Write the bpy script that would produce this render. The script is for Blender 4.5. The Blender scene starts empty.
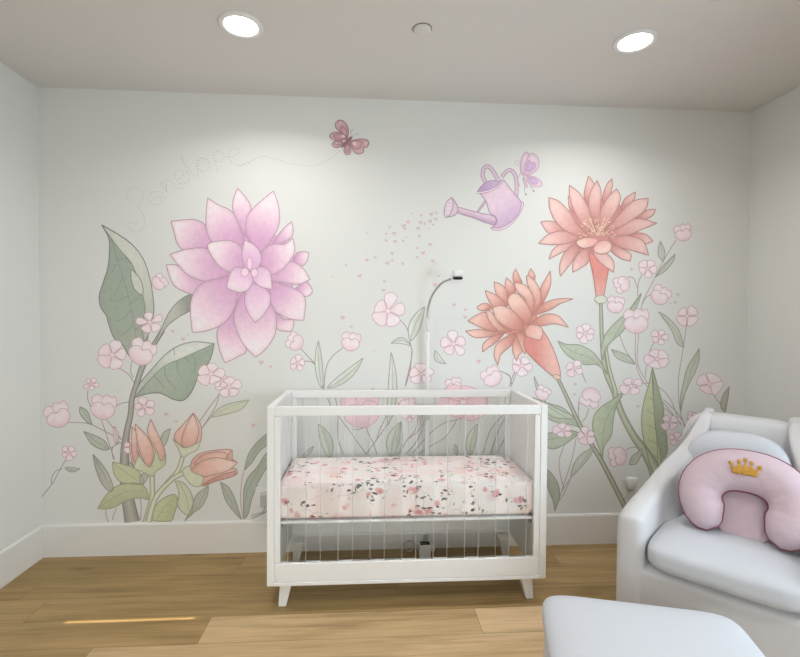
import bpy, bmesh, math, random
from mathutils import Vector, Matrix, noise
from mathutils.geometry import delaunay_2d_cdt
random.seed(7)
C = bpy.context.scene.collection
PI = math.pi

# ------------------------------------------------------------------ camera, light, exposure
YAW, PITCH, ROLL, FPX, CZ = 0.0623, 0.0215, 0.0059, 469.9, 1.417
_fw = Vector((math.sin(YAW)*math.cos(PITCH), math.cos(YAW)*math.cos(PITCH), -math.sin(PITCH)))
_r0 = Vector((math.cos(YAW), -math.sin(YAW), 0)); _u0 = _r0.cross(_fw)
_rt = math.cos(ROLL)*_r0 + math.sin(ROLL)*_u0
_up = -math.sin(ROLL)*_r0 + math.cos(ROLL)*_u0
cam = bpy.data.objects.new('camera', bpy.data.cameras.new('camera')); C.objects.link(cam)
cam.data.sensor_width = 36; cam.data.lens = FPX/800*36; cam.data.clip_start = .02
m = Matrix((_rt, _up, -_fw)).transposed().to_4x4(); m.translation = (0, 0, CZ)
cam.matrix_world = m
bpy.context.scene.camera = cam

# room measures (metres); the camera stands at x=0, y=0
XL, XR, YB, YF, H = -1.929, 2.407, 2.870, -1.9, 2.74

w = bpy.data.worlds.new('sky'); bpy.context.scene.world = w; w.use_nodes = True
bg = w.node_tree.nodes['Background']; bg.inputs[0].default_value = (.62, .78, 1, 1); bg.inputs[1].default_value = 1.0

def light(name, kind, energy, loc, direction=None, color=(1, 1, 1), **kw):
    d = bpy.data.lights.new(name, kind); d.energy = energy; d.color = color
    for k, v in kw.items(): setattr(d, k, v)
    o = bpy.data.objects.new(name, d); C.objects.link(o); o.location = loc
    if direction: o.rotation_euler = Vector(direction).to_track_quat('-Z', 'Y').to_euler()
    return o
# sun finds its way past the edge of the shade on the right
light('sun', 'SUN', 11.0, (6, 2.2, 4), (-1, 0, -.577), (1, .87, .66), angle=.004)
# daylight coming through the shaded side window; the rear lamp is an added frontal fill
light('side_window_light', 'AREA', 24, (XR-.06, 1.15, 1.25), (-1, .45, -.02), (.72, .88, 1), spread=math.radians(125), shape='RECTANGLE', size=1.9, size_y=1.4)
light('rear_fill_light', 'AREA', 19.5, (.0, YF+.06, 1.32), (0, 1, -.21), (.95, 1, 1), spread=math.radians(94), shape='RECTANGLE', size=2.6, size_y=1.9)
# two unseen ceiling lamps without fittings, added to lift the near half of the floor
for x_ in (-.592, 1.246): light('near_fill_light', 'AREA', 7, (x_, .36, H-.012), None, (1, .985, .965), shape='DISK', size=.14, spread=math.radians(122))
DOWN = 6.0
sc = bpy.context.scene
sc.view_settings.view_transform = 'Standard'; sc.view_settings.look = 'None'
sc.view_settings.gamma = 1; sc.view_settings.use_curve_mapping = False
sc.view_settings.exposure = 0.20

# ------------------------------------------------------------------ helpers
def lin(c):
    c = c/255 if c > 1 else c
    return c/12.92 if c <= .04045 else ((c+.055)/1.055)**2.4
def rgb(r, g, b): return (lin(float(r)), lin(float(g)), lin(float(b)), 1)

def mat(name, col, rough=.6, metal=0, spec=.4, bump=None, var=None, emis=None):
    m = bpy.data.materials.new(name); m.use_nodes = True
    nt = m.node_tree; b = nt.nodes['Principled BSDF']
    b.inputs['Base Color'].default_value = col; b.inputs['Roughness'].default_value = rough
    b.inputs['Metallic'].default_value = metal; b.inputs['Specular IOR Level'].default_value = spec
    tc = nt.nodes.new('ShaderNodeTexCoord')
    if var:
        n = nt.nodes.new('ShaderNodeTexNoise'); n.inputs['Scale'].default_value = var[0]; n.inputs['Detail'].default_value = 4
        nt.links.new(tc.outputs['Object'], n.inputs['Vector'])
        r = nt.nodes.new('ShaderNodeMapRange'); r.inputs[3].default_value = 1-var[1]; r.inputs[4].default_value = 1+var[1]
        nt.links.new(n.outputs['Fac'], r.inputs[0])
        mx = nt.nodes.new('ShaderNodeVectorMath'); mx.operation = 'SCALE'; mx.inputs[0].default_value = col[:3]
        nt.links.new(r.outputs[0], mx.inputs['Scale']); nt.links.new(mx.outputs[0], b.inputs['Base Color'])
    if bump:
        n = nt.nodes.new('ShaderNodeTexNoise'); n.inputs['Scale'].default_value = bump[0]; n.inputs['Detail'].default_value = 3
        nt.links.new(tc.outputs['Object'], n.inputs['Vector'])
        bp = nt.nodes.new('ShaderNodeBump'); bp.inputs['Strength'].default_value = bump[1]; bp.inputs['Distance'].default_value = bump[2]
        nt.links.new(n.outputs['Fac'], bp.inputs['Height']); nt.links.new(bp.outputs[0], b.inputs['Normal'])
    if emis:
        b.inputs['Emission Color'].default_value = emis[0]; b.inputs['Emission Strength'].default_value = emis[1]
    return m

WALL = (.785, .79, .768)
M = {}
M['wall'] = mat('wall_paint', (*WALL, 1), .85, spec=.2, bump=(260, .05, .002))
M['ceiling'] = mat('ceiling_paint', (.74, .725, .70, 1), .9, spec=.15, bump=(200, .05, .002))
M['trim'] = mat('trim_paint', (.80, .785, .755, 1), .45)
M['crib'] = mat('white_lacquer', (.83, .83, .82, 1), .35)
M['cover'] = mat('white_slipcover', (.62, .615, .625, 1), .9, spec=.15, bump=(90, .12, .004), var=(6, .02))
M['cushion'] = mat('white_cushion', (.57, .59, .63, 1), .9, spec=.15, bump=(24, .18, .010))
M['pink'] = mat('pink_plush', rgb(204, 184, 193), .9, spec=.1, bump=(26, .35, .012), var=(8, .03))
M['piping'] = mat('mauve_piping', rgb(140, 84, 92), .8)
M['gold'] = mat('gold_thread', rgb(196, 148, 66), .5, metal=.35, bump=(160, .8, .004), var=(140, .35))
M['plastic'] = mat('white_plastic', (.82, .82, .81, 1), .4)
M['grey_plastic'] = mat('grey_plastic', (.50, .50, .49, 1), .4)
M['black'] = mat('black_plastic', (.012, .012, .013, 1), .25)
M['metal'] = mat('grey_metal', (.45, .45, .45, 1), .35, metal=.6)
M['dark'] = mat('dark_gap', (.08, .055, .035, 1), .8)
M['clear_plastic'] = mat('frosted_plastic', (.80, .80, .78, 1), .3)
M['lamp'] = mat('lamp_lens', (.9, .9, .88, 1), .5, emis=((1, .97, .92, 1), 14))
M['shade'] = mat('roller_shade', (.75, .75, .74, 1), .9)

def obj(name, bm, m, parent=None, smooth=False, bevel=None, subsurf=0):
    me = bpy.data.meshes.new(name)
    bmesh.ops.recalc_face_normals(bm, faces=bm.faces)
    bm.to_mesh(me); bm.free()
    for x in (m if isinstance(m, (list, tuple)) else [m]): me.materials.append(x)
    o = bpy.data.objects.new(name, me); C.objects.link(o)
    if parent: o.parent = parent
    if bevel:
        md = o.modifiers.new('bevel', 'BEVEL'); md.width = bevel[0]; md.segments = bevel[1]; md.limit_method = 'ANGLE'; md.angle_limit = .6
    if subsurf:
        md = o.modifiers.new('subsurf', 'SUBSURF'); md.levels = md.render_levels = subsurf
    if smooth:
        for p in me.polygons: p.use_smooth = True
    return o

def thing(name, label, cat, loc=(0, 0, 0), rotz=0, group=None):
    o = bpy.data.objects.new(name, None); C.objects.link(o); o.empty_display_size = .05
    o.location = loc; o.rotation_euler = (0, 0, rotz); o['label'] = label; o['category'] = cat
    if group: o['group'] = group
    return o
def tag(o, label, cat, group=None):
    o['label'] = label; o['category'] = cat
    if group: o['group'] = group
    return o
def struct(name, bm, m, **k):
    o = obj(name, bm, m, **k); o['kind'] = 'structure'; return o

def box(bm, x0, x1, y0, y1, z0, z1, mi=0):
    v = [bm.verts.new((x, y, z)) for x in (x0, x1) for y in (y0, y1) for z in (z0, z1)]
    for f in ((0, 1, 3, 2), (4, 6, 7, 5), (0, 4, 5, 1), (2, 3, 7, 6), (0, 2, 6, 4), (1, 5, 7, 3)):
        bm.faces.new([v[i] for i in f]).material_index = mi
    return v
def bx(*a):
    bm = bmesh.new(); box(bm, *a); return bm

def tube(bm, pts, rad, n=12, cap=True, closed=False):
    P = [Vector(p) for p in pts]; N = len(P); rings = []
    t0 = (P[1]-P[0]).normalized(); ref = Vector((0, 0, 1)) if abs(t0.z) < .9 else Vector((1, 0, 0))
    nn = t0.cross(ref).normalized()
    for i, p in enumerate(P):
        if closed: t = (P[(i+1) % N]-P[i-1]).normalized()
        else: t = (P[min(i+1, N-1)]-P[max(i-1, 0)]).normalized()
        nn = (nn - t*nn.dot(t)).normalized(); b = t.cross(nn)
        r = rad[i] if isinstance(rad, (list, tuple)) else rad
        rings.append([bm.verts.new(p + r*(math.cos(2*PI*k/n)*nn + math.sin(2*PI*k/n)*b)) for k in range(n)])
    for i in range(N if closed else N-1):
        a, b2 = rings[i], rings[(i+1) % N]
        for k in range(n): bm.faces.new((a[k], a[(k+1) % n], b2[(k+1) % n], b2[k]))
    if cap and not closed:
        bm.faces.new(rings[0][::-1]); bm.faces.new(rings[-1])
    return rings

def lathe(bm, prof, n=40, mi=0, axis='z', c=(0, 0, 0)):
    rings = []
    for r, z in prof:
        ring = []
        for k in range(n):
            a = 2*PI*k/n; p = (r*math.cos(a), r*math.sin(a), z)
            if axis == 'y': p = (p[0], p[2], p[1])
            ring.append(bm.verts.new(Vector(p)+Vector(c)))
        rings.append(ring)
    for i in range(len(prof)-1):
        for k in range(n):
            bm.faces.new((rings[i][k], rings[i][(k+1) % n], rings[i+1][(k+1) % n], rings[i+1][k])).material_index = mi
    bm.faces.new(rings[0][::-1]).material_index = mi; bm.faces.new(rings[-1]).material_index = mi

def crom(pts, closed=False, sharp=(), n=8):
    """Catmull-Rom through 2-D or 3-D points; indices in sharp stay corners."""
    P = [Vector(p) for p in pts]; N = len(P); out = []
    for i in range(N if closed else N-1):
        p1, p2 = P[i], P[(i+1) % N]
        p0 = P[i-1] if (closed or i > 0) else p1
        p3 = P[(i+2) % N] if (closed or i+2 < N) else p2
        if i in sharp: p0 = p1
        if (i+1) % N in sharp: p3 = p2
        for k in range(n):
            t = k/n
            out.append(.5*((2*p1)+(p2-p0)*t+(2*p0-5*p1+4*p2-p3)*t*t+(3*p1-p0-3*p2+p3)*t**3))
    if not closed: out.append(P[-1].copy())
    return out

def pillow_box(bm, x0, x1, y0, y1, z0, z1, p=4.5, q=3.0, n=28, puff=0.0):
    """Soft box (super-ellipsoid): rounded upholstery cushion."""
    cx, cy, cz = (x0+x1)/2, (y0+y1)/2, (z0+z1)/2; a, b, c = (x1-x0)/2, (y1-y0)/2, (z1-z0)/2
    bmesh.ops.create_cube(bm, size=2)
    bmesh.ops.subdivide_edges(bm, edges=bm.edges[:], cuts=n, use_grid_fill=True)
    for v in bm.verts:
        x, y, z = v.co
        k = ((abs(x)**p+abs(y)**p)**(q/p)+abs(z)**q)**(1/q)
        x, y, z = x/k, y/k, z/k
        pf = 1+puff*(1-x*x)*(1-y*y)
        v.co = (cx+a*x, cy+b*y, cz+c*z*pf)

# ------------------------------------------------------------------ the room
# oak floor, one board after the other, joints where the photograph shows them
def floor_mesh():
    bm = bmesh.new(); cl = bm.verts.layers.float_color.new('plank')
    rows = []; y = 2.059
    while y > YF: y -= .186
    PW = .186; joints = {2.059: [-.745, .512], 1.873: [-1.18, .95], 2.617: [-.737, 1.1], 2.431: [-1.75, .15, 1.9], 2.245: [-1.6, 1.42]}
    rnd = random.Random(3)
    while y < YB:
        xs = None
        for k, v in joints.items():
            if abs(k-y) < .02: xs = [XL]+v+[XR]
        if xs is None:
            xs = [XL]; x = XL+rnd.uniform(.3, 1.7)
            while x < XR: xs.append(x); x += rnd.uniform(1.4, 2.1)
            xs.append(XR)
        for a, b in zip(xs[:-1], xs[1:]):
            g = .0007
            y0, y1 = max(y, YF)+g, min(y+PW, YB)-g
            if y1 <= y0: continue
            vs = [bm.verts.new(p) for p in ((a+g, y0, 0), (b-g, y0, 0), (b-g, y1, 0), (a+g, y1, 0))]
            c = (rnd.uniform(.68, .9) if y < 2.1 and a > -1.3 or y < 1.8 else rnd.uniform(.1, .6), rnd.random(), rnd.random(), 1)  # near rows paler: light on the floor put into the random plank tone
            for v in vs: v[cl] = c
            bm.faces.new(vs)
        y += PW
    for f in bm.faces: f.material_index = 0
    box(bm, XL, XR, YF, YB, -.10, -.0012, 1)
    return bm
def floor_mat():
    m = bpy.data.materials.new('oak_planks'); m.use_nodes = True; nt = m.node_tree; L = nt.links.new
    b = nt.nodes['Principled BSDF']; b.inputs['Roughness'].default_value = .42; b.inputs['Specular IOR Level'].default_value = .45
    at = nt.nodes.new('ShaderNodeAttribute'); at.attribute_name = 'plank'
    tc = nt.nodes.new('ShaderNodeTexCoord')
    off = nt.nodes.new('ShaderNodeVectorMath'); off.operation = 'MULTIPLY_ADD'
    off.inputs[1].default_value = (17, 11, 23); L(at.outputs['Color'], off.inputs[0]); L(tc.outputs['Object'], off.inputs[2])
    def nz(scale, detail, dist=0):
        mp = nt.nodes.new('ShaderNodeMapping'); mp.inputs['Scale'].default_value = scale; L(off.outputs[0], mp.inputs[0])
        n = nt.nodes.new('ShaderNodeTexNoise'); n.inputs['Scale'].default_value = 1; n.inputs['Detail'].default_value = detail
        n.inputs['Distortion'].default_value = dist; L(mp.outputs[0], n.inputs['Vector']); return n.outputs['Fac']
    g1 = nz((1.6, 30, 1), 6, .8); g2 = nz((5, 160, 1), 4); g3 = nz((.9, 5, 1), 3, 1.5)
    def ramp(f, stops):
        r = nt.nodes.new('ShaderNodeValToRGB'); L(f, r.inputs[0])
        while len(r.color_ramp.elements) < len(stops): r.color_ramp.elements.new(.5)
        for e, (p, c) in zip(r.color_ramp.elements, stops): e.position = p; e.color = c
        return r.outputs[0]
    def mix(kind, f, a, bb):
        n = nt.nodes.new('ShaderNodeMix'); n.data_type = 'RGBA'; n.blend_type = kind
        if isinstance(f, float): n.inputs[0].default_value = f
        else: L(f, n.inputs[0])
        for s, v in ((n.inputs[6], a), (n.inputs[7], bb)):
            if isinstance(v, tuple): s.default_value = v
            else: L(v, s)
        return n.outputs[2]
    sep = nt.nodes.new('ShaderNodeSeparateColor'); L(at.outputs['Color'], sep.inputs[0])
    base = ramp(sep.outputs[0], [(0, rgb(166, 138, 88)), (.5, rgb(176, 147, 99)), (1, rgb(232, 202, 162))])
    grain = ramp(g1, [(.30, (.76, .73, .68, 1)), (.5, (1, 1, 1, 1)), (.75, (1.08, 1.08, 1.07, 1))])
    fine = ramp(g2, [(.3, (.86, .85, .83, 1)), (.6, (1.03, 1.03, 1.03, 1))])
    blot = ramp(g3, [(.35, (.84, .83, .78, 1)), (.6, (1.03, 1.03, 1.03, 1))])
    c = mix('MULTIPLY', 1.0, base, grain); c = mix('MULTIPLY', 1.0, c, fine); c = mix('MULTIPLY', 1.0, c, blot)
    vo = nt.nodes.new('ShaderNodeTexVoronoi'); vo.inputs['Scale'].default_value = 1
    mp = nt.nodes.new('ShaderNodeMapping'); mp.inputs['Scale'].default_value = (1.1, 3.6, 1); L(off.outputs[0], mp.inputs[0]); L(mp.outputs[0], vo.inputs['Vector'])
    kn = ramp(vo.outputs['Distance'], [(.0, (.45, .38, .3, 1)), (.05, (.62, .55, .46, 1)), (.12, (1, 1, 1, 1))])
    c = mix('MULTIPLY', .8, c, kn)
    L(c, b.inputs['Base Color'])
    bp = nt.nodes.new('ShaderNodeBump'); bp.inputs['Strength'].default_value = .12; bp.inputs['Distance'].default_value = .002
    L(g1, bp.inputs['Height']); L(bp.outputs[0], b.inputs['Normal'])
    return m
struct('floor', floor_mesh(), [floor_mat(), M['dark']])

T = .12
struct('ceiling', bx(XL-T, XR+T, YF-T, YB+T, H, H+T), M['ceiling'])
struct('wall_back', bx(XL-T, XR+T, YB, YB+T, -.1, H), M['wall'])
struct('wall_left', bx(XL-T, XL, YF-T, YB, -.1, H), M['wall'])
WY0, WY1, WZ0, WZ1 = .15, 2.246, .50, 2.27       # side window opening
bm = bmesh.new()
box(bm, XR, XR+T, YF-T, WY0, -.1, H); box(bm, XR, XR+T, WY1, YB, -.1, H)
box(bm, XR, XR+T, WY0, WY1, -.1, WZ0); box(bm, XR, XR+T, WY0, WY1, WZ1, H)
struct('wall_right', bm, M['wall'])
RX0, RX1, RZ0, RZ1 = -1.35, 1.35, .36, 2.30      # opening for the added, unseen rear window
bm = bmesh.new()
box(bm, XL, RX0, YF-T, YF, -.1, H); box(bm, RX1, XR, YF-T, YF, -.1, H)
box(bm, RX0, RX1, YF-T, YF, -.1, RZ0); box(bm, RX0, RX1, YF-T, YF, RZ1, H)
struct('wall_front', bm, M['wall'])
# shaded window on the right: frame and a roller shade that stops short of the far jamb
bm = bmesh.new()
box(bm, XR+.07, XR+.11, WY0, WY0+.05, WZ0, WZ1); box(bm, XR+.07, XR+.11, WY0, WY1, WZ0, WZ0+.05); box(bm, XR+.07, XR+.11, WY0, WY1-.05, WZ1-.05, WZ1)
wo = struct('window_1', bm, M['trim'])
bm = bx(XR+.02, XR+.024, WY0, WY1-.014, 1.875, WZ1); box(bm, XR+.02, XR+.024, WY0, WY1, WZ0, 1.875); obj('roller_shade', bm, M['shade'], wo)
bm = bmesh.new()
for a in ((RX0, RX0+.05, RZ0, RZ1), (RX1-.05, RX1, RZ0, RZ1), (-.025, .025, RZ0, RZ1)): box(bm, a[0], a[1], YF-.1, YF-.05, a[2], a[3])
box(bm, RX0, RX1, YF-.1, YF-.05, RZ0, RZ0+.05); box(bm, RX0, RX1, YF-.1, YF-.05, RZ1-.05, RZ1)
wo = struct('added_rear_window', bm, M['trim'])  # unseen window, added behind the camera to go with the frontal fill
obj('roller_shade', bx(RX0, RX1, YF-.03, YF-.026, RZ0, RZ1), M['shade'], wo)

# baseboards with a small eased top edge
BH, BT = .190, .016
def baseboard(name, p0, p1, inward):
    bm = bmesh.new(); p0, p1, n = Vector((*p0, 0)), Vector((*p1, 0)), Vector((*inward, 0))
    prof = [(0, 0), (BT, 0), (BT, BH-.010), (BT-.004, BH-.003), (BT-.009, BH), (0, BH)]
    rr = [[bm.verts.new(p+n*d+Vector((0, 0, z))) for d, z in prof] for p in (p0, p1)]
    k = len(prof)
    for i in range(k): bm.faces.new((rr[0][i], rr[0][(i+1) % k], rr[1][(i+1) % k], rr[1][i]))
    bm.faces.new(rr[0]); bm.faces.new(rr[1][::-1])
    struct(name, bm, M['trim'])
baseboard('baseboard_back', (XL, YB), (XR, YB), (0, -1))
baseboard('baseboard_left', (XL, YF), (XL, YB-BT), (1, 0))
baseboard('baseboard_right', (XR, YF), (XR, YB-BT), (-1, 0))

# ------------------------------------------------------------------ ceiling fittings
def downlight(x, y, label):
    t = thing('recessed_light', label, 'ceiling light', (x, y, H), 0, 'recessed ceiling lights')
    bm = bmesh.new(); n = 48
    prof = [(.098, 0), (.098, -.004), (.092, -.008), (.076, -.009), (.072, -.004)]
    rings = [[bm.verts.new((r*math.cos(2*PI*k/n), r*math.sin(2*PI*k/n), z)) for k in range(n)] for r, z in prof]
    for a, b in zip(rings[:-1], rings[1:]):
        for k in range(n): bm.faces.new((a[k], a[(k+1) % n], b[(k+1) % n], b[k]))
    obj('trim_ring', bm, M['plastic'], t, smooth=True)
    bm = bmesh.new(); lathe(bm, [(.074, -.001), (.074, -.005), (.05, -.0075), (.02, -.008)], 40); obj('lens', bm, M['lamp'], t, smooth=True)
    l = light('lamp', 'AREA', DOWN, (0, 0, -.012), None, (1, .985, .965), shape='DISK', size=.14, spread=math.radians(150)); l.parent = t
    return t
downlight(-.592, 2.196, 'round glowing recessed ceiling light on the left, above the lilac flower')
downlight(1.246, 2.186, 'round glowing recessed ceiling light on the right, above the coral flowers')
bm = bmesh.new(); lathe(bm, [(.041, 0), (.041, -.006), (.036, -.010), (.012, -.011)], 36)
t = thing('sprinkler_cover', 'small round white sprinkler cover on the ceiling between the two lights', 'sprinkler', (.229, 2.165, H))
obj('cover_plate', bm, M['ceiling'], t, smooth=True)
bm = bmesh.new(); lathe(bm, [(.044, 0), (.044, -.0015), (.041, -.0018)], 36); obj('gap_ring', bm, M['dark'], t)

# ------------------------------------------------------------------ crib
CX0, CX1, CY0, CY1, CT, CB = -.4930, .8765, 2.2634, 2.802, .992, .125
crib = thing('crib', 'white wooden crib with clear acrylic slats standing against the mural wall', 'crib', ((CX0+CX1)/2, (CY0+CY1)/2, 0))
cw, cd = (CX1-CX0)/2, (CY1-CY0)/2
PT = .034                                       # end panel thickness
for s in (-1, 1):
    x0, x1 = sorted((s*cw, s*(cw-PT)))
    obj('end_panel', bx(x0, x1, -cd, cd, CB, CT), M['crib'], crib, bevel=(.004, 3))
RT = .030
for s in (-1, 1):
    y0, y1 = sorted((s*cd, s*(cd-RT)))
    y0 += .002*(s < 0); y1 -= .002*(s > 0)
    xi = cw-PT-.0005
    obj('top_rail', bx(-xi, xi, y0, y1, CT-.045, CT-.001), M['crib'], crib, bevel=(.003, 2))
    bm = bx(-xi, xi, y0, y1, CB+.018, CB+.108)
    obj('bottom_rail', bm, M['crib'], crib, bevel=(.003, 2))
    obj('rail_lip', bx(-xi, xi, min(y0, y0+.004*s), max(y1, y1+.004*s), CB+.001, CB+.017), M['crib'], crib, bevel=(.002, 2))
    for q in (-1, 1):
        a, b = sorted((q*xi, q*(xi-.028)))
        obj('stile', bx(a, b, y0+.001, y1-.001, CB+.109, CT-.046), M['crib'], crib, bevel=(.003, 2))
def acrylic():
    m = bpy.data.materials.new('clear_acrylic'); m.use_nodes = True; nt = m.node_tree; nt.nodes.remove(nt.nodes['Principled BSDF'])
    o = nt.nodes['Material Output']; tr = nt.nodes.new('ShaderNodeBsdfTransparent'); tr.inputs[0].default_value = (.988, .99, .986, 1)
    gl = nt.nodes.new('ShaderNodeBsdfGlossy'); gl.inputs['Roughness'].default_value = .03
    fr = nt.nodes.new('ShaderNodeFresnel'); fr.inputs['IOR'].default_value = 1.16
    mx = nt.nodes.new('ShaderNodeMixShader'); nt.links.new(fr.outputs[0], mx.inputs[0]); nt.links.new(tr.outputs[0], mx.inputs[1]); nt.links.new(gl.outputs[0], mx.inputs[2])
    nt.links.new(mx.outputs[0], o.inputs[0]); return m
def acrylic_edge():
    m = bpy.data.materials.new('acrylic_edge'); m.use_nodes = True; nt = m.node_tree; nt.nodes.remove(nt.nodes['Principled BSDF'])
    o = nt.nodes['Material Output']; tr = nt.nodes.new('ShaderNodeBsdfTransparent')
    df = nt.nodes.new('ShaderNodeBsdfTranslucent'); df.inputs[0].default_value = (.92, .92, .88, 1)
    d2 = nt.nodes.new('ShaderNodeBsdfDiffuse'); d2.inputs[0].default_value = (.9, .9, .87, 1)
    m1 = nt.nodes.new('ShaderNodeMixShader'); m1.inputs[0].default_value = .5; nt.links.new(df.outputs[0], m1.inputs[1]); nt.links.new(d2.outputs[0], m1.inputs[2])
    mx = nt.nodes.new('ShaderNodeMixShader'); mx.inputs[0].default_value = .5; nt.links.new(tr.outputs[0], mx.inputs[1]); nt.links.new(m1.outputs[0], mx.inputs[2])
    nt.links.new(mx.outputs[0], o.inputs[0]); return m
AC, AE = acrylic(), acrylic_edge()
op0, op1 = -cw+PT+.0285, cw-PT-.0285             # clear opening between the stiles
step = (op1-op0)/8.0
for s in (-1, 1):
    for k in range(8):
        c = op0+step*(k+.5); hw = .0445
        bm = bmesh.new(); yc = s*(cd-.019); ch_ = .0022
        prof = [(-hw, -.004+ch_), (-hw+ch_, -.004), (hw-ch_, -.004), (hw, -.004+ch_), (hw, .004-ch_), (hw-ch_, .004), (-hw+ch_, .004), (-hw, .004-ch_)]
        r0, r1 = [[bm.verts.new((c+a, yc+b, z)) for a, b in prof] for z in (CB+.1085, CT-.0455)]
        for i in range(8): bm.faces.new((r0[i], r0[(i+1) % 8], r1[(i+1) % 8], r1[i])).material_index = 0 if i in (1, 5) else 1
        bm.faces.new(r0); bm.faces.new(r1[::-1])
        obj('acrylic_slat', bm, [AC, AE], crib)
# tapered splayed legs
for sx in (-1, 1):
    for sy in (-1, 1):
        bm = bmesh.new(); tx, ty = sx*(cw-.085), sy*(cd-.072); rings = []
        for z, h, o_ in ((CB, .030, 0), (.0, .019, .020)):
            cx_, cy_ = tx+sx*o_, ty+sy*o_*.6
            rings.append([bm.verts.new((cx_+a*h, cy_+b*h, z)) for a, b in ((-1, -1), (1, -1), (1, 1), (-1, 1))])
        for k in range(4): bm.faces.new((rings[0][k], rings[0][(k+1) % 4], rings[1][(k+1) % 4], rings[1][k]))
        bm.faces.new(rings[0]); bm.faces.new(rings[1])
        obj('leg', bm, M['crib'], crib, bevel=(.004, 2))
# mattress support on four brackets
MZ = .425
bm = bmesh.new(); box(bm, -cw+PT+.004, cw-PT-.004, -cd+RT+.002, cd-RT-.002, MZ-.013, MZ)
obj('mattress_support', bm, M['crib'], crib, bevel=(.003, 2))
for sx in (-1, 1):
    for sy in (-1, 1):
        a, b = sorted((sx*(cw-PT), sx*(cw-PT-.018)))
        obj('bracket', bx(a, b, sy*.16-.012, sy*.16+.012, MZ-.060, MZ-.0135), M['metal'], crib)

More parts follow.
